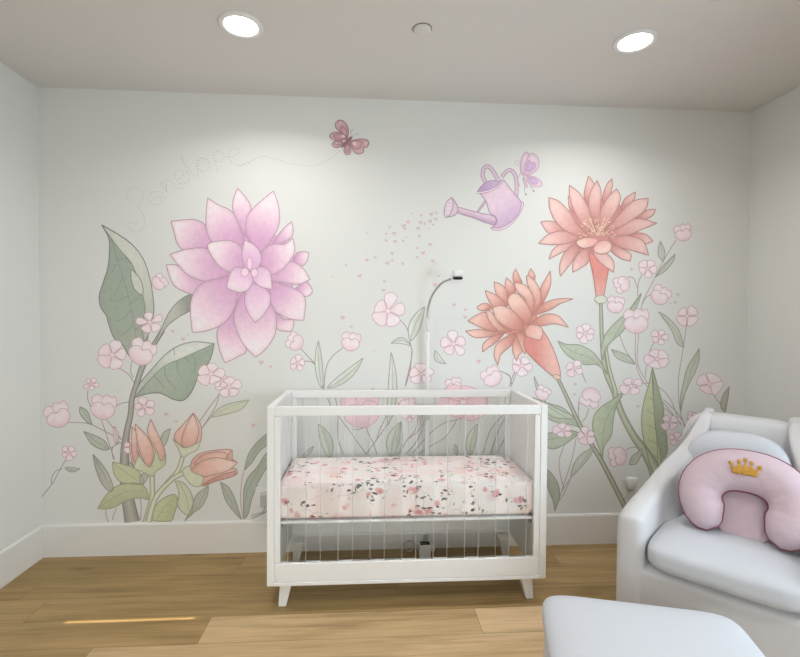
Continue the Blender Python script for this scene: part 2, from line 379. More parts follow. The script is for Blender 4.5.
# mattress under a floral fitted sheet
def floral():
    m = bpy.data.materials.new('floral_sheet'); m.use_nodes = True; nt = m.node_tree; L = nt.links.new
    b = nt.nodes['Principled BSDF']; b.inputs['Roughness'].default_value = .9; b.inputs['Specular IOR Level'].default_value = .1
    tc = nt.nodes.new('ShaderNodeTexCoord')
    wn = nt.nodes.new('ShaderNodeTexNoise'); wn.inputs['Scale'].default_value = 14; L(tc.outputs['Object'], wn.inputs['Vector'])
    wa = nt.nodes.new('ShaderNodeVectorMath'); wa.operation = 'MULTIPLY_ADD'; wa.inputs[1].default_value = (.05, .05, .05)
    L(wn.outputs['Color'], wa.inputs[0]); L(tc.outputs['Object'], wa.inputs[2])
    def vor(scale, vec, sc=(1, 1, 1), rot=(0, 0, 0)):
        mp = nt.nodes.new('ShaderNodeMapping'); mp.inputs['Scale'].default_value = sc; mp.inputs['Rotation'].default_value = rot; L(vec, mp.inputs[0])
        v = nt.nodes.new('ShaderNodeTexVoronoi'); v.inputs['Scale'].default_value = scale; L(mp.outputs[0], v.inputs['Vector']); return v
    def ramp(f, stops, interp='LINEAR'):
        r = nt.nodes.new('ShaderNodeValToRGB'); L(f, r.inputs[0]); r.color_ramp.interpolation = interp
        while len(r.color_ramp.elements) < len(stops): r.color_ramp.elements.new(.5)
        for e, (p, c) in zip(r.color_ramp.elements, stops): e.position = p; e.color = c
        return r.outputs[0]
    def g(v): return (v, v, v, 1)
    def mix(f, a, bb, kind='MIX'):
        n = nt.nodes.new('ShaderNodeMix'); n.data_type = 'RGBA'; n.blend_type = kind; L(f, n.inputs[0])
        for s, v in ((n.inputs[6], a), (n.inputs[7], bb)):
            if isinstance(v, tuple): s.default_value = v
            else: L(v, s)
        return n.outputs[2]
    def mul(a, bb):
        n = nt.nodes.new('ShaderNodeMath'); n.operation = 'MULTIPLY'; L(a, n.inputs[0]); L(bb, n.inputs[1]); return n.outputs[0]
    bn = nt.nodes.new('ShaderNodeTexNoise'); bn.inputs['Scale'].default_value = 7; L(tc.outputs['Object'], bn.inputs['Vector'])
    base = ramp(bn.outputs['Fac'], [(.35, rgb(240, 226, 224)), (.6, rgb(242, 237, 234))])
    # soft watercolour roses
    r1 = vor(6.5, wa.outputs[0]); rc = ramp(r1.outputs['Color'], [(.2, rgb(236, 200, 198)), (.55, rgb(240, 210, 200)), (.8, rgb(226, 176, 184))])
    rm = ramp(r1.outputs['Distance'], [(.2, g(.6)), (.36, g(0))]); c = mix(rm, base, rc)
    r2 = vor(17, wa.outputs[0]); pick = ramp(r2.outputs['Color'], [(.46, g(1)), (.48, g(0))])
    c2 = ramp(r2.outputs['Distance'], [(.0, rgb(190, 112, 120)), (.15, rgb(220, 160, 162)), (.36, rgb(232, 192, 190))])
    c = mix(mul(pick, ramp(r2.outputs['Distance'], [(.26, g(.9)), (.36, g(0))])), c, c2)
    # dark leaves in sprays
    cl = nt.nodes.new('ShaderNodeTexNoise'); cl.inputs['Scale'].default_value = 9; cl.inputs['Detail'].default_value = 1; L(tc.outputs['Object'], cl.inputs['Vector'])
    cm = ramp(cl.outputs['Fac'], [(.50, g(0)), (.54, g(1))])
    for sc_, rot, col in (((1, 1, 2.2), (0, .7, .6), rgb(84, 82, 86)), ((2.3, 2.3, 1), (0, -.6, -.5), rgb(122, 120, 118)), ((1, 2, 1.9), (.5, -.8, .8), rgb(72, 68, 74))):
        v = vor(24, wa.outputs[0], sc_, rot)
        pk = ramp(v.outputs['Color'], [(.45, g(1)), (.47, g(0))])
        lm = ramp(v.outputs['Distance'], [(.26, g(.92)), (.34, g(0))])
        c = mix(mul(mul(pk, lm), cm), c, col)
    # thin twigs
    v = vor(13, wa.outputs[0]); v.feature = 'DISTANCE_TO_EDGE'
    tw = ramp(v.outputs['Distance'], [(.006, g(.5)), (.014, g(0))])
    c = mix(mul(tw, ramp(cl.outputs['Fac'], [(.46, g(0)), (.50, g(1))])), c, rgb(110, 98, 100))
    L(c, b.inputs['Base Color'])
    fn = nt.nodes.new('ShaderNodeTexNoise'); fn.inputs['Scale'].default_value = 18; L(tc.outputs['Object'], fn.inputs['Vector'])
    bp = nt.nodes.new('ShaderNodeBump'); bp.inputs['Strength'].default_value = .2; bp.inputs['Distance'].default_value = .008
    L(fn.outputs['Fac'], bp.inputs['Height']); L(bp.outputs[0], b.inputs['Normal'])
    return m
bm = bmesh.new(); pillow_box(bm, -cw+PT+.003, cw-PT-.003, -cd+RT+.002, cd-RT-.002, 0, .178, p=60, q=11, n=34, puff=.02)
mt = obj('crib_mattress', bm, floral(), smooth=True); mt.location = ((CX0+CX1)/2, (CY0+CY1)/2, MZ+.003)
tag(mt, 'crib mattress in a fitted sheet printed with pink roses and dark leaves', 'mattress')

# ------------------------------------------------------------------ baby camera on its stand, between crib and wall
mx_, my_ = .345, 2.8345
st = thing('baby_monitor', 'white baby camera on a tall thin stand rising behind the crib', 'baby monitor', (mx_, my_, 0))
bm = bmesh.new(); tube(bm, [(0, 0, .03), (0, 0, .80)], .0135, 16); obj('pole', bm, M['plastic'], st, smooth=True)
bm = bmesh.new(); tube(bm, [(0, 0, .80), (0, 0, 1.34)], .013, 16); tube(bm, [(0, 0, 1.33), (0, 0, 1.43)], .009, 16); obj('pole', bm, M['plastic'], st, smooth=True)
bm = bmesh.new(); tube(bm, crom([(0, 0, 1.42), (.002, 0, 1.48), (.022, -.03, 1.555), (.07, -.075, 1.625), (.125, -.10, 1.650)], n=8), .0060, 10); obj('gooseneck', bm, M['metal'], st, smooth=True)
bm = bmesh.new(); box(bm, -.048, .048, -.022, .022, 1.0-.14, 1.0-.005+.0); 
bm.free(); bm = bmesh.new(); pillow_box(bm, -.078, .078, -.016, .016, .895, .952, p=3, q=3, n=10); obj('cable_hub', bm, M['plastic'], st, smooth=True)
hd = bpy.data.objects.new('camera_head', None)
bm = bmesh.new(); pillow_box(bm, -.030, .030, -.028, .028, -.004, .042, p=5, q=4, n=10); ho = obj('camera_head', bm, M['plastic'], st, smooth=True); ho.location = (.160, -.115, 1.662)
bm = bmesh.new(); lathe(bm, [(.029, -.003), (.029, -.013), (.024, -.017), (.010, -.018)], 32); lo = obj('lens_face', bm, M['black'], ho, smooth=True); lo.scale = (1.02, .95, 1)
bpy.data.objects.remove(hd)
bm = bmesh.new(); box(bm, -.055, .055, -.022, .030, 0, .03); obj('base', bm, M['plastic'], st, bevel=(.006, 3))

# ------------------------------------------------------------------ outlets and things plugged in
def outlet(name, x, z, label, hw=.036, hh=.058):
    t = thing(name, label, 'outlet', (x, YB, z), 0, 'wall outlets')
    obj('cover_plate', bx(-hw, hw, -.006, 0, -hh, hh), M['plastic'], t, bevel=(.003, 2))
    for s in (-1, 1):
        obj('socket', bx(-.017, .017, -.0085, -.0061, s*.020-.014, s*.020+.014), M['plastic'], t, bevel=(.002, 2))
    return t
outlet('wall_outlet', 1.636, .345, 'wall outlet low on the back wall beside the armchair')
outlet('wall_outlet', -.655, .335, 'wall outlet low on the back wall at the left end of the crib')
nl = thing('night_light', 'white plug-in night light in the outlet beside the armchair', 'night light', (1.640, YB-.009, .372))
bm = bmesh.new(); box(bm, -.017, .017, -.026, 0, -.034, .030); obj('body', bm, M['grey_plastic'], nl, bevel=(.006, 3))
bm = bmesh.new(); prof = [(.040, .052), (.036, .0), (.026, -.028)]
lathe(bm, [(.034, .056), (.037, .053), (.030, .01), (.020, -.02)], 28); o = obj('shade', bm, M['clear_plastic'], nl, smooth=True); o.location = (0, -.031, 0); o.scale = (1, .5, 1)
pg = thing('power_adapter', 'grey power adapter with a cord in the outlet left of the crib', 'adapter', (-.630, YB-.009, .320))
obj('body', bx(-.022, .026, -.045, 0, -.030, .045), M['grey_plastic'], pg, bevel=(.005, 2))
bm = bmesh.new(); tube(bm, crom([(.0, -.03, -.030), (-.005, -.03, -.062), (-.045, -.006, -.085), (-.085, .004, -.100)], n=6), .0035, 8); obj('cord', bm, M['grey_plastic'], pg, smooth=True)
bm = bmesh.new()
tube(bm, [(.030*math.cos(a)*(1+.04*math.sin(3*a)), -.012+.004*math.sin(5*a), .034+.030*math.sin(a)) for a in [i*.35 for i in range(54)]], .0035, 8)
o = obj('cord_coil', bm, M['grey_plastic'], smooth=True); o.location = (.237, 2.80, 0.015)
tag(o, 'small coil of grey cord on the floor under the crib', 'cord')
o = obj('adapter_box', bx(-.034, .034, -.022, .022, 0, .085), [M['plastic']], bevel=(.006, 3)); o.location = (.326, 2.735, 0)
bm = bmesh.new(); box(bm, -.028, .028, -.016, .016, .0853, .092); obj('adapter_top', bm, M['black'], o)
tag(o, 'small white adapter box with a black top on the floor under the crib', 'adapter')

# ------------------------------------------------------------------ armchair
CH = (1.300, 1.665, 0); CROT = -math.radians(45)
ch = thing('armchair', 'white slipcovered armchair in the right corner with a pink pillow on it', 'armchair', CH, CROT)
def arm(sgn):
    # profile (v back, z up), lofted between the outer and inner face, with rounded edges
    prof = crom([(0, 0), (-.004, .30), (0, .555), (.03, .60), (.12, .628), (.24, .655), (.36, .705), (.47, .775), (.57, .865), (.65, .935), (.70, .955), (.755, .94), (.775, .88), (.775, .0)], closed=False, sharp=(0, 13), n=5)
    bm = bmesh.new(); rings = []
    for f, ins in ((0, .022), (.12, .006), (.3, 0), (.7, 0), (.88, .006), (1, .022)):
        ring = []
        for v, z in prof:
            h_ = max(0, min(1, (z-.60)/.36)); taper = .05*max(0, v)/.775+.145*h_*h_*(3-2*h_)
            u = -.36+.105*f*(1-.5*h_)+taper
            zz = z - (ins if z > .02 else 0); vv = v + (ins if v < .35 else -ins)
            ring.append(bm.verts.new((-sgn*u+(.06 if sgn > 0 else 0), vv, max(0, zz))))
        rings.append(ring)
    n = len(prof)
    for a, b in zip(rings[:-1], rings[1:]):
        for i in range(n): bm.faces.new((a[i], a[(i+1) % n], b[(i+1) % n], b[i]))
    bm.faces.new(rings[0]); bm.faces.new(rings[-1][::-1])
    return obj('arm', bm, M['cover'], ch, smooth=True)
arm(-1); arm(1)
# back rest, leaning
bm = bmesh.new(); pillow_box(bm, -.285, .285, -.07, .07, .0, .590, p=5, q=6, n=18)
for v in bm.verts: v.co.y += (v.co.z)*.16; v.co.x *= 1-.42*max(0, v.co.z-.12)
o = obj('backrest', bm, M['cover'], ch, smooth=True); o.location = (0, .63, .36)
# front apron with skirt
bm = bmesh.new(); n = 40; prof = [(.0, .385), (-.003, .36), (-.002, .30), (-.006, .15), (-.010, .0)]
rings = []
for dv, z in prof:
    rings.append([bm.verts.new((-.262+.584*k/n, .012+dv+.003*math.sin(k*1.1)*(1-z/.4), z)) for k in range(n+1)])
for a, b in zip(rings[:-1], rings[1:]):
    for k in range(n): bm.faces.new((a[k], a[k+1], b[k+1], b[k]))
top = [bm.verts.new((v.co.x, .60, .385)) for v in rings[0]]; bot = [bm.verts.new((v.co.x, .60, 0)) for v in rings[-1]]
for k in range(n):
    bm.faces.new((rings[0][k], top[k], top[k+1], rings[0][k+1])); bm.faces.new((rings[-1][k], rings[-1][k+1], bot[k+1], bot[k])); bm.faces.new((top[k], bot[k], bot[k+1], top[k+1]))
obj('skirt', bm, M['cover'], ch, smooth=True)
bm = bmesh.new(); pillow_box(bm, -.250, .272, -.035, .50, .388, .530, p=7, q=3.4, n=24, puff=.10); obj('seat_cushion', bm, M['cushion'], ch, smooth=True)
bm = bmesh.new(); pillow_box(bm, -.205, .205, -.07, .07, .0, .375, p=5, q=2.6, n=20)
for v in bm.verts: v.co.y += v.co.z*.20
o = obj('back_cushion', bm, M['cushion'], ch, smooth=True); o.location = (0, .49, .525)

# nursing pillow: a fat horseshoe leaning on the back cushion
NP = thing('nursing_pillow', 'pink horseshoe nursing pillow with mauve piping and a gold crown on the armchair', 'pillow', (0, 0, 0))
NR, N1 = .137, .085                              # path radius, tube radius
def npath():
    pts = []
    for i in range(41):
        a = math.radians(-64+308*i/40)
        c_ = math.cos(a); pts.append(Vector((NR*1.14*math.copysign(abs(c_)**.85, c_), 0, NR*.90*math.sin(a))))
    return pts
PP = npath(); N = len(PP)
def nrad(i):
    e = min(i, N-1-i)/3.6
    r = N1*(1-.12*math.cos(PI*i/(N-1))**2)
    return r*(math.sqrt(max(.0, 1-(1-min(1, e))**2)) if e < 1 else 1)
bm = bmesh.new(); rings = tube(bm, PP, [max(.012, nrad(i)) for i in range(N)], 28)
for v in bm.verts:
    a_ = math.atan2(v.co.z, v.co.x/1.2); r_ = Vector((v.co.x/1.2, v.co.z)).length
    k_ = max(0, 1-abs(r_-NR*.72)/(NR*.42))
    v.co.y *= .88*(1-.10*k_*(.5+.5*math.sin(a_*17+2*math.sin(a_*5))))
obj('pillow_body', bm, M['pink'], NP, smooth=True)
out, inn = [], []
for i, p in enumerate(PP):
    t = (PP[min(i+1, N-1)]-PP[max(i-1, 0)]).normalized(); nrm = Vector((t.z, 0, -t.x)); r = max(.012, nrad(i))+.001
    out.append(p+nrm*r); inn.append(p-nrm*r)
bm = bmesh.new(); tube(bm, out+inn[::-1], .0042, 8, closed=True); obj('piping', bm, M['piping'], NP, smooth=True)
bm = bmesh.new(); pillow_box(bm, -.105, .105, .030, .058, -.150, .10, p=3, q=3, n=14); obj('lining', bm, M['pink'], NP, smooth=True)
bm = bmesh.new(); tube(bm, crom([(-.07, .026, -.146), (-.03, .022, -.151), (.03, .022, -.151), (.07, .026, -.146)], n=6), .0035, 8); obj('piping', bm, M['piping'], NP, smooth=True)
# crown, stitched onto the bulge of the upper front
KC = .84; cr = [(KC*a_, KC*b_) for a_, b_ in [(-.048, -.022), (-.058, .022), (-.036, .008), (-.024, .036), (-.010, .012), (0, .046), (.010, .012), (.024, .036), (.036, .008), (.058, .022), (.048, -.022)]]
bm = bmesh.new(); cz0 = NR*.90-.012
def dep(x, z):
    # distance from the pillow's core line, then height of its bulge
    d = min((Vector((x, 0, z))-p).length for p in PP); return -.88*math.sqrt(max(0, N1**2-d*d))-.0012
def patch(bm, pts, lift=0):
    n0 = len(pts); xs = [p[0] for p in pts]; zs = [p[1] for p in pts]; P2 = [Vector(p) for p in pts]
    g = .006; x = min(xs)
    while x < max(xs):
        z = min(zs)
        while z < max(zs):
            if inside((x, z), pts): P2.append(Vector((x, z)))
            z += g
        x += g
    vo, _, fo, _, _, _ = delaunay_2d_cdt(P2, [], [list(range(n0))], 1, 1e-6)
    vs = [bm.verts.new((p.x, dep(p.x, p.y+cz0)-lift, p.y+cz0)) for p in vo]
    for f in fo: bm.faces.new([vs[i] for i in f])
def inside(p, poly):
    x, y = p; c = False; n = len(poly)
    for i in range(n):
        x1, y1 = poly[i][0], poly[i][1]; x2, y2 = poly[i-1][0], poly[i-1][1]
        if (y1 > y) != (y2 > y) and x < (x2-x1)*(y-y1)/(y2-y1)+x1: c = not c
    return c
patch(bm, cr)
for (x, z) in ((-.058, .026), (-.024, .041), (0, .052), (.024, .041), (.058, .026)):
    patch(bm, [(KC*x+.0075*math.cos(a*PI/6), KC*z+.0075*math.sin(a*PI/6)) for a in range(12)], .0006)
cro = obj('crown', bm, M['gold'], NP, smooth=True); cro['label'] = 'gold embroidered crown'
md = cro.modifiers.new('solid', 'SOLIDIFY'); md.thickness = .003; md.offset = 0
cR = Matrix.Rotation(CROT, 4, 'Z'); loc = Matrix.Translation(CH) @ cR @ Vector((.056, .276, .675, 1))
NP.location = loc[:3]; NP.rotation_euler = (-.44, 0, CROT)

# ------------------------------------------------------------------ ottoman
OT = thing('ottoman', 'white slipcovered ottoman in the foreground in front of the armchair', 'ottoman', (.862, 1.330, 0), -math.radians(15))
bm = bmesh.new(); pillow_box(bm, -.318, .318, -.265, .265, .33, .445, p=9, q=3.6, n=24, puff=.05); obj('cushion_top', bm, M['cushion'], OT, smooth=True)
bm = bmesh.new(); n = 96; rings = []
for z, g, wv in ((.385, -.012, 0), (.36, -.004, 0), (.2, .0, .002), (.0, .006, .004)):
    ring = []
    for k in range(n):
        a = 2*PI*k/n; c_, s_ = math.cos(a), math.sin(a); q = (abs(c_)**10+abs(s_)**10)**-.1
        ring.append(bm.verts.new(((.311+g)*c_*q, (.258+g)*s_*q, z))); ring[-1].co.x += wv*math.sin(k*1.7)*c_; ring[-1].co.y += wv*math.sin(k*1.7)*s_
    rings.append(ring)
for a, b in zip(rings[:-1], rings[1:]):
    for k in range(n): bm.faces.new((a[k], a[(k+1) % n], b[(k+1) % n], b[k]))
bm.faces.new(rings[0]); bm.faces.new(rings[-1][::-1])
obj('skirt', bm, M['cover'], OT, smooth=True)

# ------------------------------------------------------------------ the painted wall: one mural, its motifs as parts
def wall_point(x, y):
    """a mark seen at pixel x, y -> the place on the back wall where it is painted"""
    d = _fw + _rt*(x-400)/FPX - _up*(y-328.5)/FPX
    t = YB/d.y
    return t*d.x, CZ+t*d.z
def fr(x0, y0, s): return lambda a, b: (x0+a/s, y0+b/s)
FR = {'A': fr(30, 180, 3.46), 'B': fr(160, 180, 3.456), 'C': fr(30, 330, 3.127), 'D': fr(160, 350, 3.456), 'E': fr(110, 110, 2.963),
      'F': fr(340, 140, 3.636), 'G': fr(530, 170, 3.81), 'H': fr(300, 260, 3.128), 'I': fr(460, 260, 4.107), 'J': fr(540, 280, 2.74),
      'L3': fr(75, 330, 5.471), 'L4': fr(80, 400, 5.254), 'L5': fr(170, 400, 5.254), 'L6': fr(280, 290, 5.975), 'L7': fr(380, 310, 5.333),
      'L8': fr(110, 250, 4.383), 'Q': fr(30, 380, 5.473), 'R1': fr(600, 310, 5.471), 'R2': fr(540, 300, 5.975), 'R5': fr(550, 390, 5.254),
      'R8': fr(600, 210, 5.471), 'K1': fr(285, 385, 6.667), 'K2': fr(395, 385, 5.333), 'M': fr(325, 115, 14.6), 'N': fr(435, 145, 6.957),
      'O': fr(120, 135, 6.154), 'P': lambda a, b: (a, b)}
def rd(frame, text):
    """'x,y x,y! ...' in a close-up's own scale -> points, and which of them are corners"""
    pts, sh = [], set()
    for i, tk in enumerate(text.split()):
        if tk.endswith('!'): sh.add(i); tk = tk[:-1]
        a, b = tk.split(','); pts.append(Vector(FR[frame](float(a), float(b))))
    return pts, sh
def lerp(a, b, t): return tuple(a[i]+(b[i]-a[i])*t for i in range(3))
WREF = [lin(v) for v in (213., 215., 209.)]
def paint(c):
    c = lerp(c, (226, 221, 215), .26)
    return tuple(min(.95, lin(float(c[i]))/WREF[i]*WALL[i]) for i in range(3)) + (1,)
def sstep(t): t = max(0, min(1, t)); return t*t*(3-2*t)

def mural_mat():
    m = bpy.data.materials.new('mural_paint'); m.use_nodes = True; nt = m.node_tree; L = nt.links.new
    b = nt.nodes['Principled BSDF']; b.inputs['Roughness'].default_value = .85; b.inputs['Specular IOR Level'].default_value = .2
    at = nt.nodes.new('ShaderNodeAttribute'); at.attribute_name = 'Col'; tc = nt.nodes.new('ShaderNodeTexCoord')
    n = nt.nodes.new('ShaderNodeTexNoise'); n.inputs['Scale'].default_value = 38; n.inputs['Detail'].default_value = 6; n.inputs['Roughness'].default_value = .7
    L(tc.outputs['Object'], n.inputs['Vector'])
    r = nt.nodes.new('ShaderNodeMapRange'); r.inputs[1].default_value = .3; r.inputs[2].default_value = .7; r.inputs[3].default_value = .93; r.inputs[4].default_value = 1.05
    L(n.outputs['Fac'], r.inputs[0])
    v = nt.nodes.new('ShaderNodeVectorMath'); v.operation = 'SCALE'; L(at.outputs['Color'], v.inputs[0]); L(r.outputs[0], v.inputs['Scale']); L(v.outputs[0], b.inputs['Base Color'])
    return m
MP = mural_mat()
mural = thing('wall_mural', 'hand-painted garden mural of big lilac and coral flowers covering the back wall', 'mural', (0, YB, 0))

class Motif:
    """one painted motif, gathered into one thin mesh lying on the wall"""
    def __init__(s, order=1):
        s.bm = bmesh.new(); s.cl = s.bm.verts.layers.float_color.new('Col'); Motif.k = (getattr(Motif, 'k', 0)+1) % 8; s.d = .0003+.00016*order+Motif.k*.0000025
    def lay(s, pts, faces, cols):
        s.d += .00002; vs = []
        for p, c in zip(pts, cols):
            x, z = wall_point(p[0], p[1]); v = s.bm.verts.new((x, -s.d, z)); v[s.cl] = paint(c); vs.append(v)
        for f in faces:
            try: s.bm.faces.new([vs[i] for i in f])
            except ValueError: pass
    def line(s, pts, w, col, w1=None, col1=None):
        P = [Vector(p) for p in pts]; n = len(P); w1 = w if w1 is None else w1; q, c = [], []
        for i, p in enumerate(P):
            t = (P[min(i+1, n-1)]-P[max(i-1, 0)]); t = t.normalized() if t.length > 1e-9 else Vector((1, 0)); nn = Vector((-t.y, t.x))
            f = i/(n-1); ww = (w+(w1-w)*f)/2; q += [p+nn*ww, p-nn*ww]; cc = lerp(col, col1 or col, f); c += [cc, cc]
        s.lay(q, [(2*i, 2*i+1, 2*i+3, 2*i+2) for i in range(n-1)], c)
    def fill(s, outline, fn, edge=None, ew=.8, grid=2.6, shade=.05, sw=2.2):
        n0 = len(outline); P2 = [Vector(p) for p in outline]
        xs = [p.x for p in P2]; ys = [p.y for p in P2]; ol = [(p.x, p.y) for p in P2]
        y = min(ys)+grid/2; k = 0
        while y < max(ys):
            x = min(xs)+grid/2+(k % 2)*grid/2
            while x < max(xs):
                if inside((x, y), ol) and min((p-Vector((x, y))).length_squared for p in P2[:n0]) > (.35*grid)**2: P2.append(Vector((x, y)))
                x += grid
            y += grid; k += 1
        vo, _, fo, _, _, _ = delaunay_2d_cdt(P2, [], [list(range(n0))], 1, 1e-5)
        cols = []
        for p in vo:
            c = fn(p)
            dm = min((p-q).length for q in P2[:n0])
            f = 1-shade*max(0, 1-dm/sw) + .035*(noise.noise(Vector((p.x*.22, p.y*.22, 3.1))))
            cols.append(tuple(min(255, max(0, ch*f)) for ch in c))
        s.lay(vo, fo, cols)
        if edge: s.line(list(outline)+[outline[0]], ew, edge)
    def petal(s, frame, text, c0, c1, centre, edge, ew=.8, n=6, lo=0, hi=1):
        pts, sh = rd(frame, text); o = crom(pts, True, sh, n); ce = Vector(FR[frame](*centre))
        ds = [(p-ce).length for p in o]; a, b = min(ds), max(ds)
        s.fill(o, lambda p: lerp(c0, c1, sstep(lo+(hi-lo)*((p-ce).length-a)/(b-a+1e-6))), edge, ew, 2.2, .11, 3.4)
    def area(s, frame, text, col, edge=None, ew=.8, col1=None, axis=None, n=6):
        pts, sh = rd(frame, text); o = crom(pts, True, sh, n)
        if col1:
            p0, p1 = Vector(FR[frame](*axis[0])), Vector(FR[frame](*axis[1])); ax = p1-p0
            fn = lambda p: lerp(col, col1, sstep((p-p0).dot(ax)/ax.length_squared))
        else: fn = lambda p: col
        s.fill(o, fn, edge, ew)
    def curve(s, frame, text, w, col, w1=None, col1=None, n=6):
        pts, sh = rd(frame, text); s.line(crom(pts, False, sh, n), w, col, w1, col1)
    def disc(s, x, y, rx, ry, col, edge=None, rot=0, n=14, ew=.6):
        c, q = math.cos(rot), math.sin(rot)
        o = [Vector((x+rx*math.cos(t)*c-ry*math.sin(t)*q, y+rx*math.cos(t)*q+ry*math.sin(t)*c)) for t in [2*PI*k/n for k in range(n)]]
        s.lay(o, [tuple(range(n))], [col]*n)
        if edge: s.line(o+[o[0]], ew, edge)
    def done(s, name, label=None):
        o = bpy.data.objects.new(name, bpy.data.meshes.new(name)); s.bm.normal_update()
        for f in s.bm.faces:
            if f.normal.y > 0: f.normal_flip()
        s.bm.to_mesh(o.data); s.bm.free(); o.data.materials.append(MP); C.objects.link(o); o.parent = mural
        if label: o['label'] = label
        return o

def leaf(base, tip, w, bend, col, col2=None, label=None, edge=(128, 130, 122), veins=0, order=1, name='leaf', peak=.45):
    """blade from base to tip, bent sideways by `bend`, two halves either side of the midrib"""
    b, t = Vector(base), Vector(tip); ax = t-b; nn = Vector((-ax.y, ax.x)).normalized(); col2 = col2 or lerp(col, (235, 238, 228), .25)
    mid = lambda f: b+ax*f+nn*bend*4*f*(1-f)
    wd = lambda f: w*.5*(math.sin(PI*f**(math.log(.5)/math.log(peak)))**.85 if 0 < f < 1 else 0)
    M_ = Motif(order); K = 18; fs = [i/K for i in range(K+1)]
    ms = [mid(f) for f in fs]
    for sgn, c in ((1, col), (-1, col2)):
        side = [ms[i]+nn*sgn*wd(fs[i]) for i in range(K+1)]
        P, cc, F = [], [], []
        for i in range(K+1):
            P += [ms[i], ms[i].lerp(side[i], .5), side[i]]
            j = 1+.05*noise.noise(Vector((ms[i].x*.2, ms[i].y*.2, sgn)))
            cc += [tuple(v*.93*j for v in c), tuple(min(255, v*1.03*j) for v in c), tuple(v*.95*j for v in c)]
        for i in range(K):
            for q in (0, 1): F.append((3*i+q, 3*i+q+1, 3*i+q+4, 3*i+q+3))
        M_.lay(P, F, cc)
    for sgn in (1, -1): M_.line([ms[i]+nn*sgn*wd(fs[i]) for i in range(K+1)], .7, edge)
    M_.line(ms, .6, lerp(edge, col, .35), .35)
    for k in range(veins):
        f = .18+.62*k/max(1, veins-1)
        for sgn in (1, -1):
            p0, p1 = mid(f), mid(min(1, f+.11))+nn*sgn*wd(f+.09)*.72
            M_.line([p0, p0.lerp(p1, .55)+ax.normalized()*.4, p1], .4, lerp(edge, col, .5), .2)
    return M_.done(name, label)

def stem(pts, w, col=(160, 150, 148), w1=None, name='stem', label=None, frame='P', edges=None, order=0):
    M_ = Motif(order)
    P, sh = rd(frame, pts) if isinstance(pts, str) else ([Vector(p) for p in pts], ())
    L_ = crom(P, False, sh, 8); w1 = w if w1 is None else w1
    if edges:
        n = len(L_); M_.line(L_, w, col, w1); M_.line(L_, w*.4, lerp(col, (225, 228, 215), .35), w1*.4)
        for sgn in (1, -1):
            q = []
            for i, p in enumerate(L_):
                t = (L_[min(i+1, n-1)]-L_[max(i-1, 0)]).normalized(); q.append(p+Vector((-t.y, t.x))*sgn*(w+(w1-w)*i/(n-1))/2)
            M_.line(q, .8, edges)
    else: M_.line(L_, w, col, w1)
    return M_.done(name, label)

BL, BLE = (240, 222, 225), (186, 146, 156)
def blossom(x, y, r, rot=0, n=5, sq=1.0, tilt=0, fat=.62, col=BL, edge=BLE, label=None, lens=None, centre=True, order=4, name='small_blossom'):
    """little painted blossom: rounded petals round a centre, squashed by sq along the direction tilt"""
    M_ = Motif(order); ct, st_ = math.cos(math.radians(tilt)), math.sin(math.radians(tilt))
    def xf(a, b):
        u, v = a*ct+b*st_, (-a*st_+b*ct)*sq
        return Vector((x+u*ct-v*st_, y-(-u*-st_ + v*ct)))
    for k in range(n):
        a = math.radians(rot)+2*PI*k/n; l = r*(lens[k] if lens else 1+.12*math.sin(k*2.3+x)); o = []
        w_ = fat*r*(1+.15*math.cos(k*1.7+y))
        for f, ww in ((0, .10), (.3, .45), (.62, .98), (.85, .95), (.98, .45), (1.0, 0)): o.append((l*f, w_*ww*.72))
        o = o + [(a_, -b_) for a_, b_ in o[-2::-1]]
        P = [xf(p*math.cos(a)-q*math.sin(a), p*math.sin(a)+q*math.cos(a)) for p, q in o]
        P = crom(P, True, (0,), 3); c0 = Vector((x, y))
        cc = lerp(col, (228, 194, 202), .15*(k % 3))
        M_.lay(P+[c0.lerp(P[len(P)//2], .5)], [(i, (i+1) % len(P), len(P)) for i in range(len(P))], [lerp((220, 182, 192), cc, .35+.65*min(1, (p-c0).length/(r*.7))) for p in P]+[cc])
        M_.line(P+[P[0]], .65, edge)
    if centre: M_.disc(x, y, r*.15, r*.15*sq, (240, 216, 214), edge, ew=.45)
    return M_.done(name, label)
def cupped(x, y, r, rot=0, col=BL, edge=BLE, label=None, order=4, name='small_blossom'):
    """blossom seen from the side: a cup of overlapping petals opening along rot"""
    M_ = Motif(order); a = math.radians(rot); ux, vx = Vector((math.cos(a), -math.sin(a))), Vector((math.sin(a), math.cos(a)))
    o_ = Vector((x, y))
    for sh_ in ([(-.2, 0), (.15, -.75), (.6, -1.0), (1.0, -.62), (.85, -.2), (1.05, .1), (.9, .5), (1.0, .8), (.5, 1.0), (.05, .7)],
                [(-.75, 0), (-.55, -.6), (-.1, -.95), (.3, -.75), (.45, -.35), (.3, 0), (.52, .35), (.3, .8), (-.15, .92), (-.58, .58)]):
        P = crom([o_+ux*p*r+vx*q*r*.92 for p, q in sh_], True, (), 4)
        M_.fill(P, lambda p: lerp((224, 190, 198), col, sstep(.5+((p-o_).dot(ux))/r*.6+.3)), edge, .65, grid=max(2.2, r*.35))
    P = [o_+ux*r*.3, o_+ux*r*.62-vx*r*.2, o_+ux*r*.9-vx*r*.15]; M_.line(P, .5, edge)
    return M_.done(name, label)

